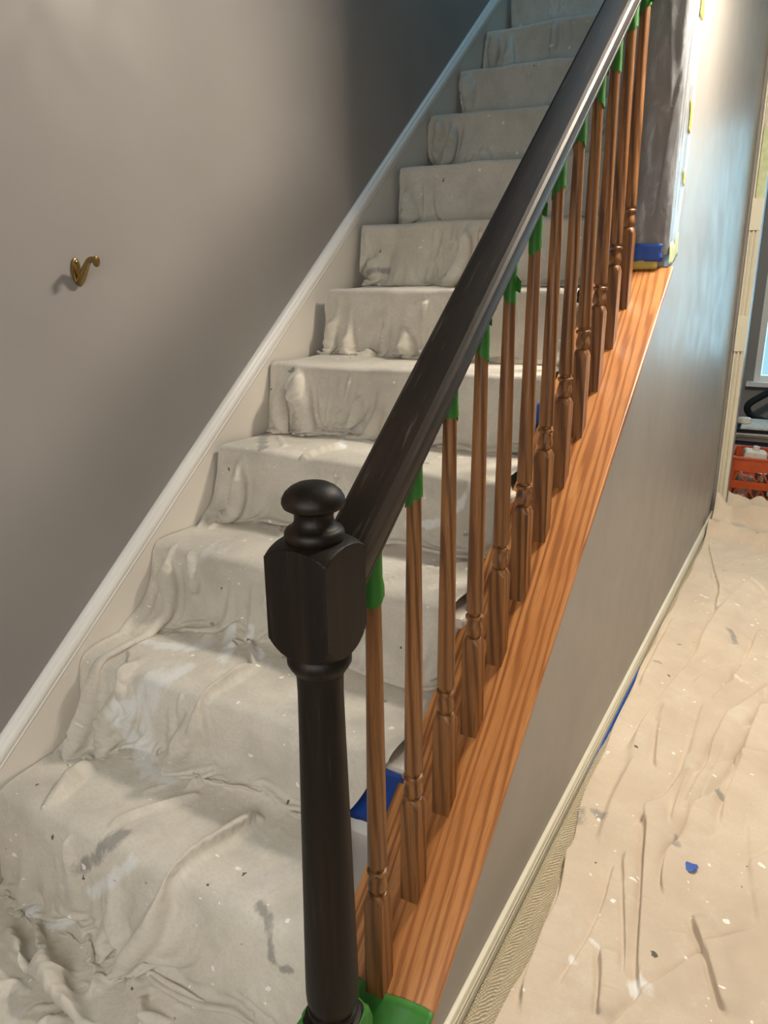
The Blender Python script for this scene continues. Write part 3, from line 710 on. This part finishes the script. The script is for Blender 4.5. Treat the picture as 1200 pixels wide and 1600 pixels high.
# ------------------------------------------------------------------ hall floor canvas
def floor_cloth():
    y0, y1 = -0.45, 3.80
    nv = 950; nu = 320
    yv = y0 + (y1-y0)*np.linspace(0, 1, nv)**1.15
    lp = np.array(FOLDS['floor']['LEFT'])[::-1]
    xl = np.interp(yv, np.r_[-.45, lp[:, 1]], np.r_[.15, np.maximum(lp[:, 0], .092)])
    xl = np.where(yv > 3.3, 0.088, xl) + 0.003*np.sin(yv*17)
    u = np.linspace(0, 1, nu)
    X = xl[:, None] + (1.55-xl)[:, None]*u[None, :]**1.25
    Y = np.repeat(yv[:, None], nu, 1)
    fold = {k: v for k, v in FOLDS['floor'].items() if k[0] == 'K'}
    DX = np.zeros(X.shape); DY = np.zeros(X.shape)
    for k in list(fold): fold[k] = (fold[k][0], fold[k][1]*1.55, fold[k][2]*1.45)
    fold.update(wrinkles(60, .2, 1.0, .1, 3.0, .25, .9, 1.35, .25, .013, .022, 9))
    fold.update({'s'+k: v for k, v in wrinkles(50, .15, .9, .1, 3.0, .04, .14, 0.6, .9, .004, .010, 10).items()})
    H = fold_height(X, Y, fold, (DX, DY))
    H += 0.014*(0.4+vnoise(X*7+Y*1.5, Y*1.6, 48))*sm(0.16, 0.3, X) + 0.006*vnoise(X*9, Y*2.2, 41) + 0.006*np.maximum(0, vnoise(X*20+Y*2, Y*2.5, 42)) + 0.003*vnoise(X*30, Y*14, 43)
    # bunched heap in front of the crate
    hp = sm(3.05, 3.45, Y + 0.35*(X-0.1))
    wv_ = 0.10*vnoise(X*6, Y*2, 46)
    r1 = np.exp(-((Y + wv_ - (3.28 - 0.35*(X-0.1)))/0.050)**2)*0.075
    r2 = np.exp(-((Y - wv_ - (3.50 - 0.15*(X-0.1)))/0.045)**2)*0.10
    r3 = np.exp(-((Y + wv_ - (3.70 + 0.10*(X-0.1)))/0.04)**2)*0.085
    H += hp*0.02 + (r1+r2+r3)*(0.75+0.7*vnoise(X*8, Y*5, 44)) + hp*0.08*np.abs(vnoise(X*11+Y*4, Y*9, 45))
    H += 0.05*np.exp(-((X-0.10)/0.04)**2)*sm(3.3, 3.55, Y)
    Z = -0.079 + 0.006*(1-sm(0.17, 0.24, X))*(1-sm(1.2, 1.4, Y)) + np.maximum(H, -0.003)
    V = np.stack([np.maximum(X+DX, 0.0885), Y+DY, Z], -1).reshape(-1, 3); Xf, Yf = X.ravel(), Y.ravel()
    at = {'white_paint': stain_mask(Xf, Yf, FOLDS['floor']['ST']['w'], 1), 'grey_paint': stain_mask(Xf, Yf, FOLDS['floor']['ST']['g'], 2)}
    return grid_mesh('drop_cloth', V, nu, nv, np.stack([Xf, Yf], 1), 'canvas2', at)
hall_cloth = tag(floor_cloth(), 'creased tan canvas drop cloth spread over the hall floor beside the stair wall', 'drop cloth')
# strip of woven runner showing between baseboard and canvas
def runner():
    nu, nv = 50, 160
    X, Y = np.meshgrid(np.linspace(0.088, 0.165, nu), np.linspace(-0.35, 1.32, nv))
    c = 0.118 + 0.010*(Y-0.5)
    H = 0.009*np.exp(-((X-0.096)/0.014)**2) - 0.004*np.exp(-((X-c)/0.003)**2)*sm(0.2, 0.45, Y)*(1-sm(0.85, 1.05, Y)) + 0.003*vnoise(X*30, Y*12, 5)
    Z = FZ + 0.0035 + np.maximum(0, H)*(1-sm(1.1, 1.3, Y)) - 0.001*(X > 0.17)
    V = np.stack([X, Y, Z], -1).reshape(-1, 3)
    return grid_mesh('floor_runner', V, nu, nv, np.stack([X.ravel(), Y.ravel()], 1), 'carpet')
tag(runner(), 'coarse woven beige runner showing between baseboard and hall canvas', 'runner')

# ------------------------------------------------------------------ oak cap on the low wall
cp = tag(empty('stair_cap', (0, 0, 0)), 'orange-brown oak cap board sloping along the low stair wall', 'cap board')
def sloped_board(poly, y0, y1, name, mat, parent, bevel=0.0):
    return MB().extrude(poly, 'y', y0, y1, SL).obj(name, mat, parent, bevel=bevel)
sloped_board([(-0.100, -0.020), (0.097, -0.020), (0.097, 0.0), (-0.100, 0.0)], 0.048, YE-0.001, 'board', 'oak_cap', cp, 0.003)
sloped_board([(-0.0985, 0.0003), (-0.078, 0.0003), (-0.080, 0.0035), (-0.0985, 0.0035)], 0.135, YE-0.001, 'edge_strip', 'oak_cap', cp, 0.001)

# ------------------------------------------------------------------ newel post
nw = tag(empty('newel_post', (0, 0, FZ)), 'dark espresso turned newel post with mushroom knob', 'newel post')
zo = -FZ
def pr(lst): return [(z+zo, r) for z, r in lst]
knob = [(0.981, 0.0005), (0.9807, 0.010), (0.9785, 0.019), (0.9745, 0.0265), (0.969, 0.0325), (0.9625, 0.0362), (0.957, 0.0369), (0.952, 0.0350), (0.9490, 0.0300), (0.9475, 0.0255), (0.945, 0.0236), (0.940, 0.0226), (0.934, 0.0236), (0.930, 0.0262), (0.9275, 0.0295)]
lathe_obj('knob', pr(knob)[::-1], 'dark', nw, n=56)
bead = [(0.928, 0.0285), (0.926, 0.0325), (0.9225, 0.0348), (0.918, 0.0355), (0.914, 0.0345), (0.912, 0.0330)]
lathe_obj('bead', pr(bead)[::-1], 'dark', nw, n=56)
blk = [(0.9125, 0.030), (0.9120, 0.0345), (0.9105, 0.0405), (0.908, 0.0465), (0.9045, 0.0525), (0.900, 0.0575), (0.895, 0.0625), (0.80, 0.0625), (0.793, 0.059), (0.785, 0.0545), (0.778, 0.049), (0.7725, 0.043), (0.7715, 0.036)]
zz = [(a[0]+(b[0]-a[0])*t/6, a[1]+(b[1]-a[1])*t/6) for a, b in zip(blk[:-1], blk[1:]) for t in range(6)] + [blk[-1]]
lathe_obj('block', pr(zz)[::-1], 'dark', nw, half=0.0425, n=160, smooth=28)
tor = [(0.7715, 0.034), (0.768, 0.0375), (0.762, 0.0397), (0.756, 0.0395), (0.750, 0.0365), (0.747, 0.0335), (0.744, 0.0325)]
lathe_obj('collar', pr(tor)[::-1], 'dark', nw, n=56)
shf = [(0.7445, 0.0300), (0.735, 0.0290), (0.715, 0.0285), (0.65, 0.0296), (0.55, 0.0318), (0.45, 0.0338), (0.35, 0.0358), (0.28, 0.0372), (0.236, 0.0378), (0.222, 0.0370), (0.213, 0.0345), (0.208, 0.0325)]
lathe_obj('shaft', pr(shf)[::-1], 'dark', nw, n=56)
br = [(0.208, 0.031), (0.205, 0.0355), (0.200, 0.0365), (0.195, 0.035), (0.193, 0.032)]
lathe_obj('base_ring', pr(br)[::-1], 'dark', nw, n=56)
bs = [(0.193, 0.030), (0.190, 0.040), (0.180, 0.052), (0.165, 0.0625), (FZ+0.0, 0.0625)]
lathe_obj('base_block', pr(bs)[::-1], 'dark', nw, half=0.0400, n=64, smooth=28)
lathe_obj('tape_wrap', pr([(0.186, 0.0455), (0.180, 0.0535), (0.165, 0.0642), (-0.02, 0.0642)])[::-1], 'green', nw, half=0.0410, n=64, smooth=28)['label'] = 'green masking tape around the foot'

# green tape over the low end of the cap
def tape_sheet(name, pts_fn, nu, nv, mat, label, cat='tape', group=None):
    V = []; 
    for j in range(nv):
        for i in range(nu): V.append(pts_fn(i/(nu-1), j/(nv-1)))
    F = [(j*nu+i, j*nu+i+1, (j+1)*nu+i+1, (j+1)*nu+i) for j in range(nv-1) for i in range(nu-1)]
    o = mesh_obj(name, V, F, mat, None, (0,0,0), 60)
    sd = o.modifiers.new('thickness', 'SOLIDIFY'); sd.thickness = 0.0006; sd.offset = 1
    return tag(o, label, cat, group)
r_ = random.Random(3)
jag = [r_.uniform(-1, 1) for _ in range(400)]
tape_sheet('masking_tape', lambda u, v: (-0.101+0.199*u, 0.050+0.080*v+0.004*math.sin(u*9)*v, SL*(0.050+0.080*v)+0.0055+0.0012*jag[int(u*30)+31*int(v*8)]), 24, 8, 'green', 'wide green masking tape across the foot of the oak cap')

# ------------------------------------------------------------------ balusters
BD = 0.12; BY = 0.1349; BX = -0.002
bal_lab = ['baluster nearest the newel post, doubled green tape under the rail', 'second baluster up from the newel post', 'third baluster up from the newel post', 'fourth baluster up from the newel post, tape corner lifting',
 'fifth baluster up from the newel post, with a loose tape tab', 'sixth baluster up from the newel post, long torn tape wrap', 'seventh baluster up from the newel post', 'eighth baluster up from the newel post',
 'fourth baluster from the plastic-wrapped wall end', 'third baluster from the plastic-wrapped wall end', 'second baluster from the plastic-wrapped wall end', 'topmost baluster, next to the plastic-wrapped wall end']
tape_low = [.680, .694, .697, .691, .689, .679, .689, .691, .696, .693, .702, .673]
block_p = [(0.0, 0.03), (0.172, 0.03), (0.176, 0.0226), (0.181, 0.0190), (0.186, 0.0160), (0.189, 0.0140), (0.190, 0.0115)]
coll_p = [(0.1895, 0.0112), (0.193, 0.0128), (0.197, 0.0150), (0.202, 0.0160), (0.208, 0.0155), (0.215, 0.0138), (0.221, 0.0122), (0.2245, 0.0118), (0.2255, 0.0150), (0.228, 0.0166), (0.231, 0.0166), (0.2330, 0.0150), (0.2340, 0.0116), (0.2385, 0.0114)]
shaft_p = [(0.2380, 0.0118), (0.2395, 0.0142), (0.243, 0.0153), (0.30, 0.0148), (0.42, 0.0138), (0.55, 0.0124), (0.66, 0.0112), (0.765, 0.0104)]
proto = {}
RAIL_OFF = 0.770
for i in range(12):
    y = BY + BD*i
    b = tag(empty('baluster', (BX, y, SL*y + 0.0005)), 'turned oak ' + bal_lab[i], 'baluster', 'turned oak balusters with green tape')
    if i == 0:
        proto['block'] = lathe_obj('block', block_p, 'oak', b, half=0.0162, n=32, slant={0}, smooth=30)
        proto['collar'] = lathe_obj('collar', coll_p, 'oak', b, n=32)
        sp = shaft_p[:-1] + [(0.766, 0.0104)]
        proto['shaft'] = lathe_obj('shaft', sp, 'oak', b, n=32, slant={len(sp)-1})
    else:
        for k in ('block', 'collar', 'shaft'):
            c = proto[k].copy(); COL.objects.link(c); c.parent = b
    # tape wrap with a torn lower edge
    rr = random.Random(50+i); n = 28; rows = 7; V = []; F = []
    zl = tape_low[i]
    for j in range(rows):
        t = j/(rows-1)
        for a in range(n):
            ang = 2*math.pi*a/n
            lowz = zl + 0.010*math.sin(ang + i*1.3) + 0.004*rr.uniform(-1, 1)*(j == 0)
            top = 0.764 + SL*0.0105*math.sin(ang)
            r = 0.0112 + (0.66+0.105*(1-t)-0.66)*0 + 0.0011*(1-t) + 0.0006 + 0.0007*rr.uniform(-1, 1) + (0.0016*math.sin(2*ang+i) if i in (4, 5) else 0)
            if i == 0 and j in (0, 1): r += 0.0022
            V.append((r*math.cos(ang), r*math.sin(ang), lowz + (top-lowz)*t))
    for j in range(rows-1):
        for a in range(n):
            k = (a+1) % n; F.append((j*n+a, j*n+k, (j+1)*n+k, (j+1)*n+a))
    if i in (3, 4, 5, 8, 11):            # loose tape tab
        m0 = len(V); w_ = 0.010 + 0.004*(i in (4, 5)); z0 = {3: 0.745, 4: 0.700, 5: 0.735, 8: 0.748, 11: 0.69}[i]; hgt = {3: .012, 4: 0.026, 5: 0.03, 8: .01, 11: .015}[i]
        for q, (dx, dz) in enumerate(((0, 0), (w_, -0.004), (w_*1.1, hgt*0.6), (0, hgt))):
            V.append((0.0115+dx*0.8, -0.004-dx*0.5, z0+dz))
        F.append((m0, m0+1, m0+2, m0+3))
    tw = mesh_obj('tape_wrap', V, F, 'green', b, (0,0,0), 50); tw['label'] = 'green masking tape'

# ------------------------------------------------------------------ handrail
cT = 1/math.cos(TH)
half_prof = [(0.0, 0.0), (0.0215, 0.0), (0.0225, 0.002), (0.0225, 0.008), (0.0265, 0.0100), (0.0270, 0.0135), (0.0255, 0.0160), (0.0300, 0.0205), (0.0335, 0.0260), (0.0352, 0.0330), (0.0354, 0.0420), (0.0345, 0.0475), (0.0310, 0.0518), (0.0255, 0.0548), (0.0140, 0.0562), (0.0, 0.0568)]
hp = [(x, RAIL_OFF+n*cT) for x, n in half_prof] + [(-x, RAIL_OFF+n*cT) for x, n in half_prof[-2:0:-1]]
hr = tag(empty('handrail', (0, 0, 0)), 'dark espresso moulded handrail sloping up from the newel post', 'handrail')
MB().extrude(hp, 'y', 0.0430, 1.535, SL).obj('rail', 'dark_rail', hr, smooth=16)
MB().extrude([(-0.0125, RAIL_OFF-0.004), (0.0125, RAIL_OFF-0.004), (0.0125, RAIL_OFF+0.001), (-0.0125, RAIL_OFF+0.001)], 'y', 0.0430, 1.535, SL).obj('fillet', 'dark_rail', hr)

# ------------------------------------------------------------------ blue tape by the steps
yr = nose(-3)[0]+0.050; zr = nose(-3)[1]
tape_sheet('masking_tape', lambda u, v: (-0.30+0.212*u, yr-0.004-0.022*v**4, 0.165+0.155*v+0.002*jag[int(u*20)]), 16, 8, 'blue', 'blue masking tape on the riser showing past the canvas behind the nearest balusters')
yr2 = nose(0)[0]+0.02; zr2 = nose(0)[1]
tape_sheet('masking_tape', lambda u, v: (-0.1045+0.002*u, yr2-0.035+0.02*u, zr2-0.12+0.06*v), 6, 6, 'blue', 'small blue tape end behind the seventh baluster')
tape_sheet('masking_tape', lambda u, v: (0.0866+0.0050*u, 1.08+0.66*v, FZ+0.003+0.005*(1-u)+0.001*jag[int(v*40)]), 5, 40, 'blue', 'narrow strip of blue tape along the foot of the baseboard')
# scrap of blue tape on the hall canvas
sc = [(-0.010, 0.012), (0.004, 0.009), (0.016, 0.013), (0.020, 0.004), (0.015, -0.009), (0.004, -0.018), (-0.008, -0.012), (-0.014, 0.002)]
n_ = len(sc)
V = [(x, y, 0.0012*math.sin(i*2.1)) for i, (x, y) in enumerate(sc)] + [(x, y, 0.0012*math.sin(i*2.1)+0.0008) for i, (x, y) in enumerate(sc)]
F = [tuple(range(n_-1, -1, -1)), tuple(range(n_, 2*n_))] + [(i, (i+1) % n_, n_+(i+1) % n_, n_+i) for i in range(n_)]
def cloth_z(o, x, y):
    c = np.empty(len(o.data.vertices)*3, np.float32); o.data.vertices.foreach_get('co', c); c = c.reshape(-1, 3)
    m = np.hypot(c[:, 0]-x, c[:, 1]-y) < 0.016; return float(c[m, 2].mean())
scrap = tag(mesh_obj('tape_scrap', V, F, 'blue', None, (0.378, 0.853, cloth_z(hall_cloth, 0.378, 0.853)+0.0016)), 'torn scrap of blue tape lying on the hall canvas', 'tape')

# ------------------------------------------------------------------ plastic sheet on the wall end
def plastic():
    path = [(-0.0885, YE+0.14), (-0.0885, YE-0.012), (0.070, YE-0.014), (0.0785, YE-0.004), (0.0790, YE+0.19)]
    P = np.array(path); seg = np.hypot(*np.diff(P, axis=0).T); Ls = np.r_[0, np.cumsum(seg)]
    nu, nv = 110, 160
    uu = np.linspace(0, Ls[-1], nu); z0 = 1.236; z1 = 2.34
    V = []; 
    U, Vv = np.meshgrid(uu, np.linspace(0, 1, nv))
    Zz = z0 + (z1-z0)*Vv
    # sheet edge on the hall side wanders
    endc = Ls[-1] - 0.075*(1-sm(0.0, 0.35, Vv)) - 0.03*Vv
    U2 = U/Ls[-1]*endc
    X = np.interp(U2, Ls, P[:, 0]); Y = np.interp(U2, Ls, P[:, 1])
    H = 0.010*np.abs(vnoise(U2*26+Zz*1.6, Zz*2.0, 61)) + 0.008*np.maximum(0, vnoise(U2*40-Zz*3.5, Zz*3.2, 62)) + 0.003*vnoise(U2*70, Zz*16, 63)
    fl = {'a': [[[0.36, 2.3], [0.335, 1.8], [0.30, 1.55], [0.285, 1.30]], .010, .010], 'b': [[[0.26, 1.95], [0.285, 1.7], [0.30, 1.55]], .008, .008], 'c': [[[0.40, 2.2], [0.375, 1.8], [0.33, 1.4]], .006, .008], 'd': [[[0.25, 1.60], [0.28, 1.52]], .006, .007]}
    H = H + fold_height(U2, Zz, {k: (v[0], v[1], v[2]) for k, v in fl.items()})
    side = sm(Ls[2]-0.01, Ls[3]+0.005, U2)
    first = 1-sm(Ls[1]-0.008, Ls[1]+0.008, U2)
    X = X + np.maximum(H, -0.002)*(0.25*side - 0.1*first); Y = Y - np.maximum(H, -0.002)*(1-side)*(1-first)
    V = np.stack([X, Y, Zz], -1).reshape(-1, 3)
    return grid_mesh('plastic_sheet', V, nu, nv, np.stack([U.ravel(), Zz.ravel()], 1), 'plastic')
tag(plastic(), 'clear wrinkled plastic sheet wrapped around the grey wall end', 'plastic sheet')
YF = YE-0.0145
tape_sheet('masking_tape', lambda u, v: (-0.088+0.155*u+0.004*math.sin(v*7)*u, YF-0.0035-0.001*jag[int(u*14)], 1.222+0.045*v-0.004*u), 14, 6, 'blue', 'blue tape band along the bottom of the plastic sheet')
tape_sheet('masking_tape', lambda u, v: (-0.088+0.146*u, YF-0.0018-0.0045*(1-v), 1.1965+0.030*v+0.003*(u > 0.6)), 14, 5, 'tan_tape', 'tan tape where the wall end meets the oak cap')
tape_sheet('masking_tape', lambda u, v: (XW+0.0125+0.0006*jag[int(u*10)], YE-0.006+0.115*u+0.01*v*math.sin(u*5), 1.205+SL*0.0*u+0.055*v+0.010*math.sin(u*9)*v+0.03*u*u), 12, 6, 'palegreen', 'pale green torn tape on the stair wall beside the cap end')
for (yy, zz, h_, w_, lab) in ((1.715, 1.845, 0.05, 0.05, 'uppermost yellow tape bit holding the plastic sheet edge'), (1.70, 1.585, 0.075, 0.030, 'middle yellow tape bit holding the plastic sheet edge'), (1.69, 1.435, 0.035, 0.024, 'lowest yellow tape bit holding the plastic sheet edge')):
    tape_sheet('tape_bit', lambda u, v, yy=yy, zz=zz, h_=h_, w_=w_: (XW+0.0105, yy+w_*(u-0.5)+0.006*math.sin(v*4), zz+h_*(v-0.5)+0.004*math.sin(u*6)), 6, 8, 'yellow', lab, 'tape', 'yellow tape bits on the plastic sheet')

# ------------------------------------------------------------------ handrail bracket on the left wall
bk = tag(empty('rail_bracket', (XL, 0.490, 1.21)), 'brass handrail bracket left on the grey wall without its rail', 'bracket')
MBm = MB()
v, f = lathe([(0.0, 0.0135), (0.002, 0.0145), (0.004, 0.0140), (0.0055, 0.011)], n=32)
MBm.add([(z, x*0.85, y*1.9) for x, y, z in v], f)
mp_ = MBm.obj('mount_plate', 'brass', bk, smooth=40)
def tube(pts, radii, flat=1.0, n=14):
    P = [Vector(p) for p in pts]; V = []; F = []
    for i, p in enumerate(P):
        t = (P[min(i+1, len(P)-1)]-P[max(i-1, 0)]).normalized()
        a = t.cross(Vector((0, 1, 0))).normalized(); b = t.cross(a).normalized()
        for k in range(n):
            an = 2*math.pi*k/n
            V.append(p + a*math.cos(an)*radii[i] + b*math.sin(an)*radii[i]*flat)
    for i in range(len(P)-1):
        for k in range(n):
            q = (k+1) % n; F.append((i*n+k, i*n+q, (i+1)*n+q, (i+1)*n+k))
    F += [tuple(range(n-1, -1, -1)), tuple(range((len(P)-1)*n, len(P)*n))]
    return V, F
arm = catmull([(0.004, 0, -0.026), (0.013, 0, -0.018), (0.026, 0.0, -0.002), (0.040, 0, 0.016), (0.050, 0, 0.0225), (0.064, 0, 0.0225)], 4)
rad = np.interp(np.linspace(0, 1, len(arm)), [0, .3, .6, 1], [.0085, .0100, .0070, .0060])
v, f = tube(arm, rad, 0.75); mesh_obj('arm', v, f, 'brass', bk, (0,0,0), 40)
v, f = lathe([(-0.004, 0.002), (-0.003, 0.0085), (0.0, 0.0095), (0.004, 0.009), (0.0055, 0.004)], n=24)
mesh_obj('saddle_stub', [(z+0.066, x*0.8, y*1.2+0.019) for x, y, z in v], f, 'brass', bk, (0,0,0), 40)
for dz in (0.018, -0.019):
    v, f = lathe([(0.004, 0.0042), (0.0072, 0.0038), (0.0082, 0.002)], n=16)
    mesh_obj('screw', [(z, x, y+dz) for x, y, z in v], f, 'brass', mp_, (0,0,0), 40)

# ------------------------------------------------------------------ things in the far room
def crate():
    r = tag(empty('milk_crate', (0.098, 3.86, -0.062)), 'orange plastic milk crate of jars behind the bunched canvas', 'crate')
    w_, d_, h_ = 0.36, 0.32, 0.262
    t = 0.010
    MB().box(0, w_, 0, d_, 0.004, 0.012).obj('bottom', 'orange', r)
    for x in (0, w_-0.032):
        for y in (0, d_-0.032):
            MB().box(x, x+0.032, y, y+0.032, 0.012, h_-0.001).obj('corner_post', 'orange', r)
    def ring(z0, z1, name, o=0.004):
        m = MB().box(-o, w_+o, -o, t, z0, z1).box(-o, w_+o, d_-t, d_+o, z0, z1).box(-o, t, t, d_-t, z0, z1).box(w_-t, w_+o, t, d_-t, z0, z1)
        return m.obj(name, 'orange', r)
    ring(h_-0.012, h_, 'rim', 0.007); ring(h_-0.078, h_-0.014, 'upper_band', 0.002); ring(0.088, 0.128, 'middle_band'); ring(0.0, 0.028, 'lower_band')
    for k in range(5): MB().box(-0.004, 0.036, -0.0045, -0.001, h_-0.072+k*0.011, h_-0.066+k*0.011).obj('rib', 'orange', r)
    for z0, z1 in ((0.028, 0.088), (0.128, h_-0.078)):
        n = 5; dx = (w_-0.06)/n
        for k in range(n):
            x = 0.03+dx*k
            MB().bar((x, 0.003, z0), (x+dx/2, 0.003, z1), 0.006, 0.006, (0,1,0)).obj('lattice_bar', 'orange', r)
            MB().bar((x+dx/2, 0.003, z1), (x+dx, 0.003, z0), 0.006, 0.006, (0,1,0)).obj('lattice_bar', 'orange', r)
            y = 0.03+(d_-0.06)/n*k; dy = (d_-0.06)/n
            MB().bar((0.003, y, z0), (0.003, y+dy/2, z1), 0.006, 0.006, (1,0,0)).obj('lattice_bar', 'orange', r)
            MB().bar((0.003, y+dy/2, z1), (0.003, y+dy, z0), 0.006, 0.006, (1,0,0)).obj('lattice_bar', 'orange', r)
crate()
def jug(loc, lab, w_, d_, h_, rot, mat='white_plastic', label_mat='red_label', tilt=0.0):
    j = tag(empty('jug', loc), lab, 'jug', 'containers in the orange crate')
    j.rotation_euler = (0, tilt, rot)
    bd = MB().box(-w_/2, w_/2, -d_/2, d_/2, 0, h_).obj('body', mat, j, bevel=0.012)
    v, f = lathe([(h_-0.002, 0.02), (h_+0.008, 0.018), (h_+0.022, 0.017)], n=20); mesh_obj('cap', v, f, mat, j, (0,0,0), 40)
    MB().box(-w_*0.4, w_*0.4, -d_/2-0.0012, -d_/2+0.001, h_*0.45, h_*0.85).obj('label', label_mat, bd)
jug((0.185, 4.06, -0.045), 'white plastic jug leaning in the crate', 0.12, 0.09, 0.25, 0.2, tilt=0.12)
jug((0.345, 4.03, -0.045), 'white tub with a red label in the crate', 0.10, 0.09, 0.22, -0.2, 'white_plastic', 'red_label')
def tin(loc, r, h, lab, mat):
    c = tag(empty('tin_can', loc), lab, 'tin', 'containers in the orange crate')
    bd = lathe_obj('body', [(0, r), (0.004, r*1.02), (h-0.006, r), (h-0.002, r*1.03)], mat, c, n=28)
    lathe_obj('lid', [(h-0.002, r*0.9), (h+0.003, r*0.92), (h+0.004, r*0.8)], 'metal', c, n=28)
tin((0.172, 3.935, -0.045), 0.040, 0.085, 'small pale tin behind the crate lattice', 'paper')
tin((0.27, 3.915, -0.045), 0.036, 0.155, 'taller metal tin behind the crate lattice', 'metal')
tin((0.40, 3.93, -0.045), 0.036, 0.11, 'grey tin at the right of the crate', 'greyboard')
# stack of boards and a navy box behind the crate
nb = tag(empty('storage_box', (0.40, 4.55, FZ)), 'navy blue storage box behind the orange crate', 'box')
nbb = MB().box(-0.365, 0.50, -0.15, 0.15, 0.0, 0.268).obj('body', 'navy', nb, bevel=0.004)
MB().box(-0.30, -0.24, -0.1512, -0.150, 0.215, 0.225).obj('print', 'paper', nbb)
lays = [('greyboard', 0.003, 0.022, -0.02, 'brown-grey board lying lowest on the navy box'), ('greyboard', 0.004, 0.014, 0.02, 'second grey board on the navy box'), ('paper', 0.003, 0.014, -0.04, 'pale sheet in the middle of the stack on the navy box'),
        ('black', 0.002, 0.022, 0.01, 'black folder in the stack on the navy box'), ('paper', 0.003, 0.014, 0.05, 'top white board on the navy box')]
z = FZ+0.268
for m_, g_, h_, dx, lab in lays:
    z += 0.0008
    o = MB().box(-0.36, 0.48, -0.17, 0.14, 0, h_).obj('flat_board', m_, None, (0.40+dx, 4.55, z), bevel=0.002); z += h_
    o.rotation_euler = (0, 0, dx*0.6)
    tag(o, lab, 'board', 'flat boards stacked on the navy box')
v, f = lathe([(0, 0.03), (0.004, 0.034), (0.028, 0.032), (0.034, 0.026)], n=20)
tag(mesh_obj('small_dish', [(x*1.3, y, zz) for x, y, zz in v], f, 'white_plastic', None, (0.10, 4.50, z+0.0008), 40), 'small white dish on top of the flat boards', 'dish')
# small clutter left of crate, by the casing
tag(MB().box(-0.03, 0.03, -0.05, 0.05, 0, 0.14).obj('paint_carton', 'greyboard', None, (0.055, 4.10, FZ), bevel=0.004), 'small grey carton between casing and crate', 'carton')
# dark chair in front of the window
ch = tag(empty('armchair', (0.52, 4.95, FZ)), 'black armchair in front of the far window', 'chair')
MB().box(-0.30, 0.30, -0.06, 0.02, 0.40, 0.72).obj('backrest', 'black', ch, bevel=0.03)
MB().box(-0.30, 0.30, -0.02, 0.18, 0.28, 0.40).obj('seat', 'black', ch, bevel=0.02)
v, f = tube(catmull([(-0.28, 0.0, 0.52), (-0.36, -0.02, 0.47), (-0.44, -0.03, 0.40), (-0.41, 0.0, 0.33), (-0.28, 0.02, 0.28)], 4), [0.022]*17, 1.0, 10)
mesh_obj('armrest', v, f, 'black', ch, (0,0,0), 50)
for sx in (-0.26, 0.26):
    for sy in (0.0, 0.16): MB().box(sx-0.02, sx+0.02, sy-0.02, sy+0.02, 0, 0.28).obj('leg', 'black', ch)
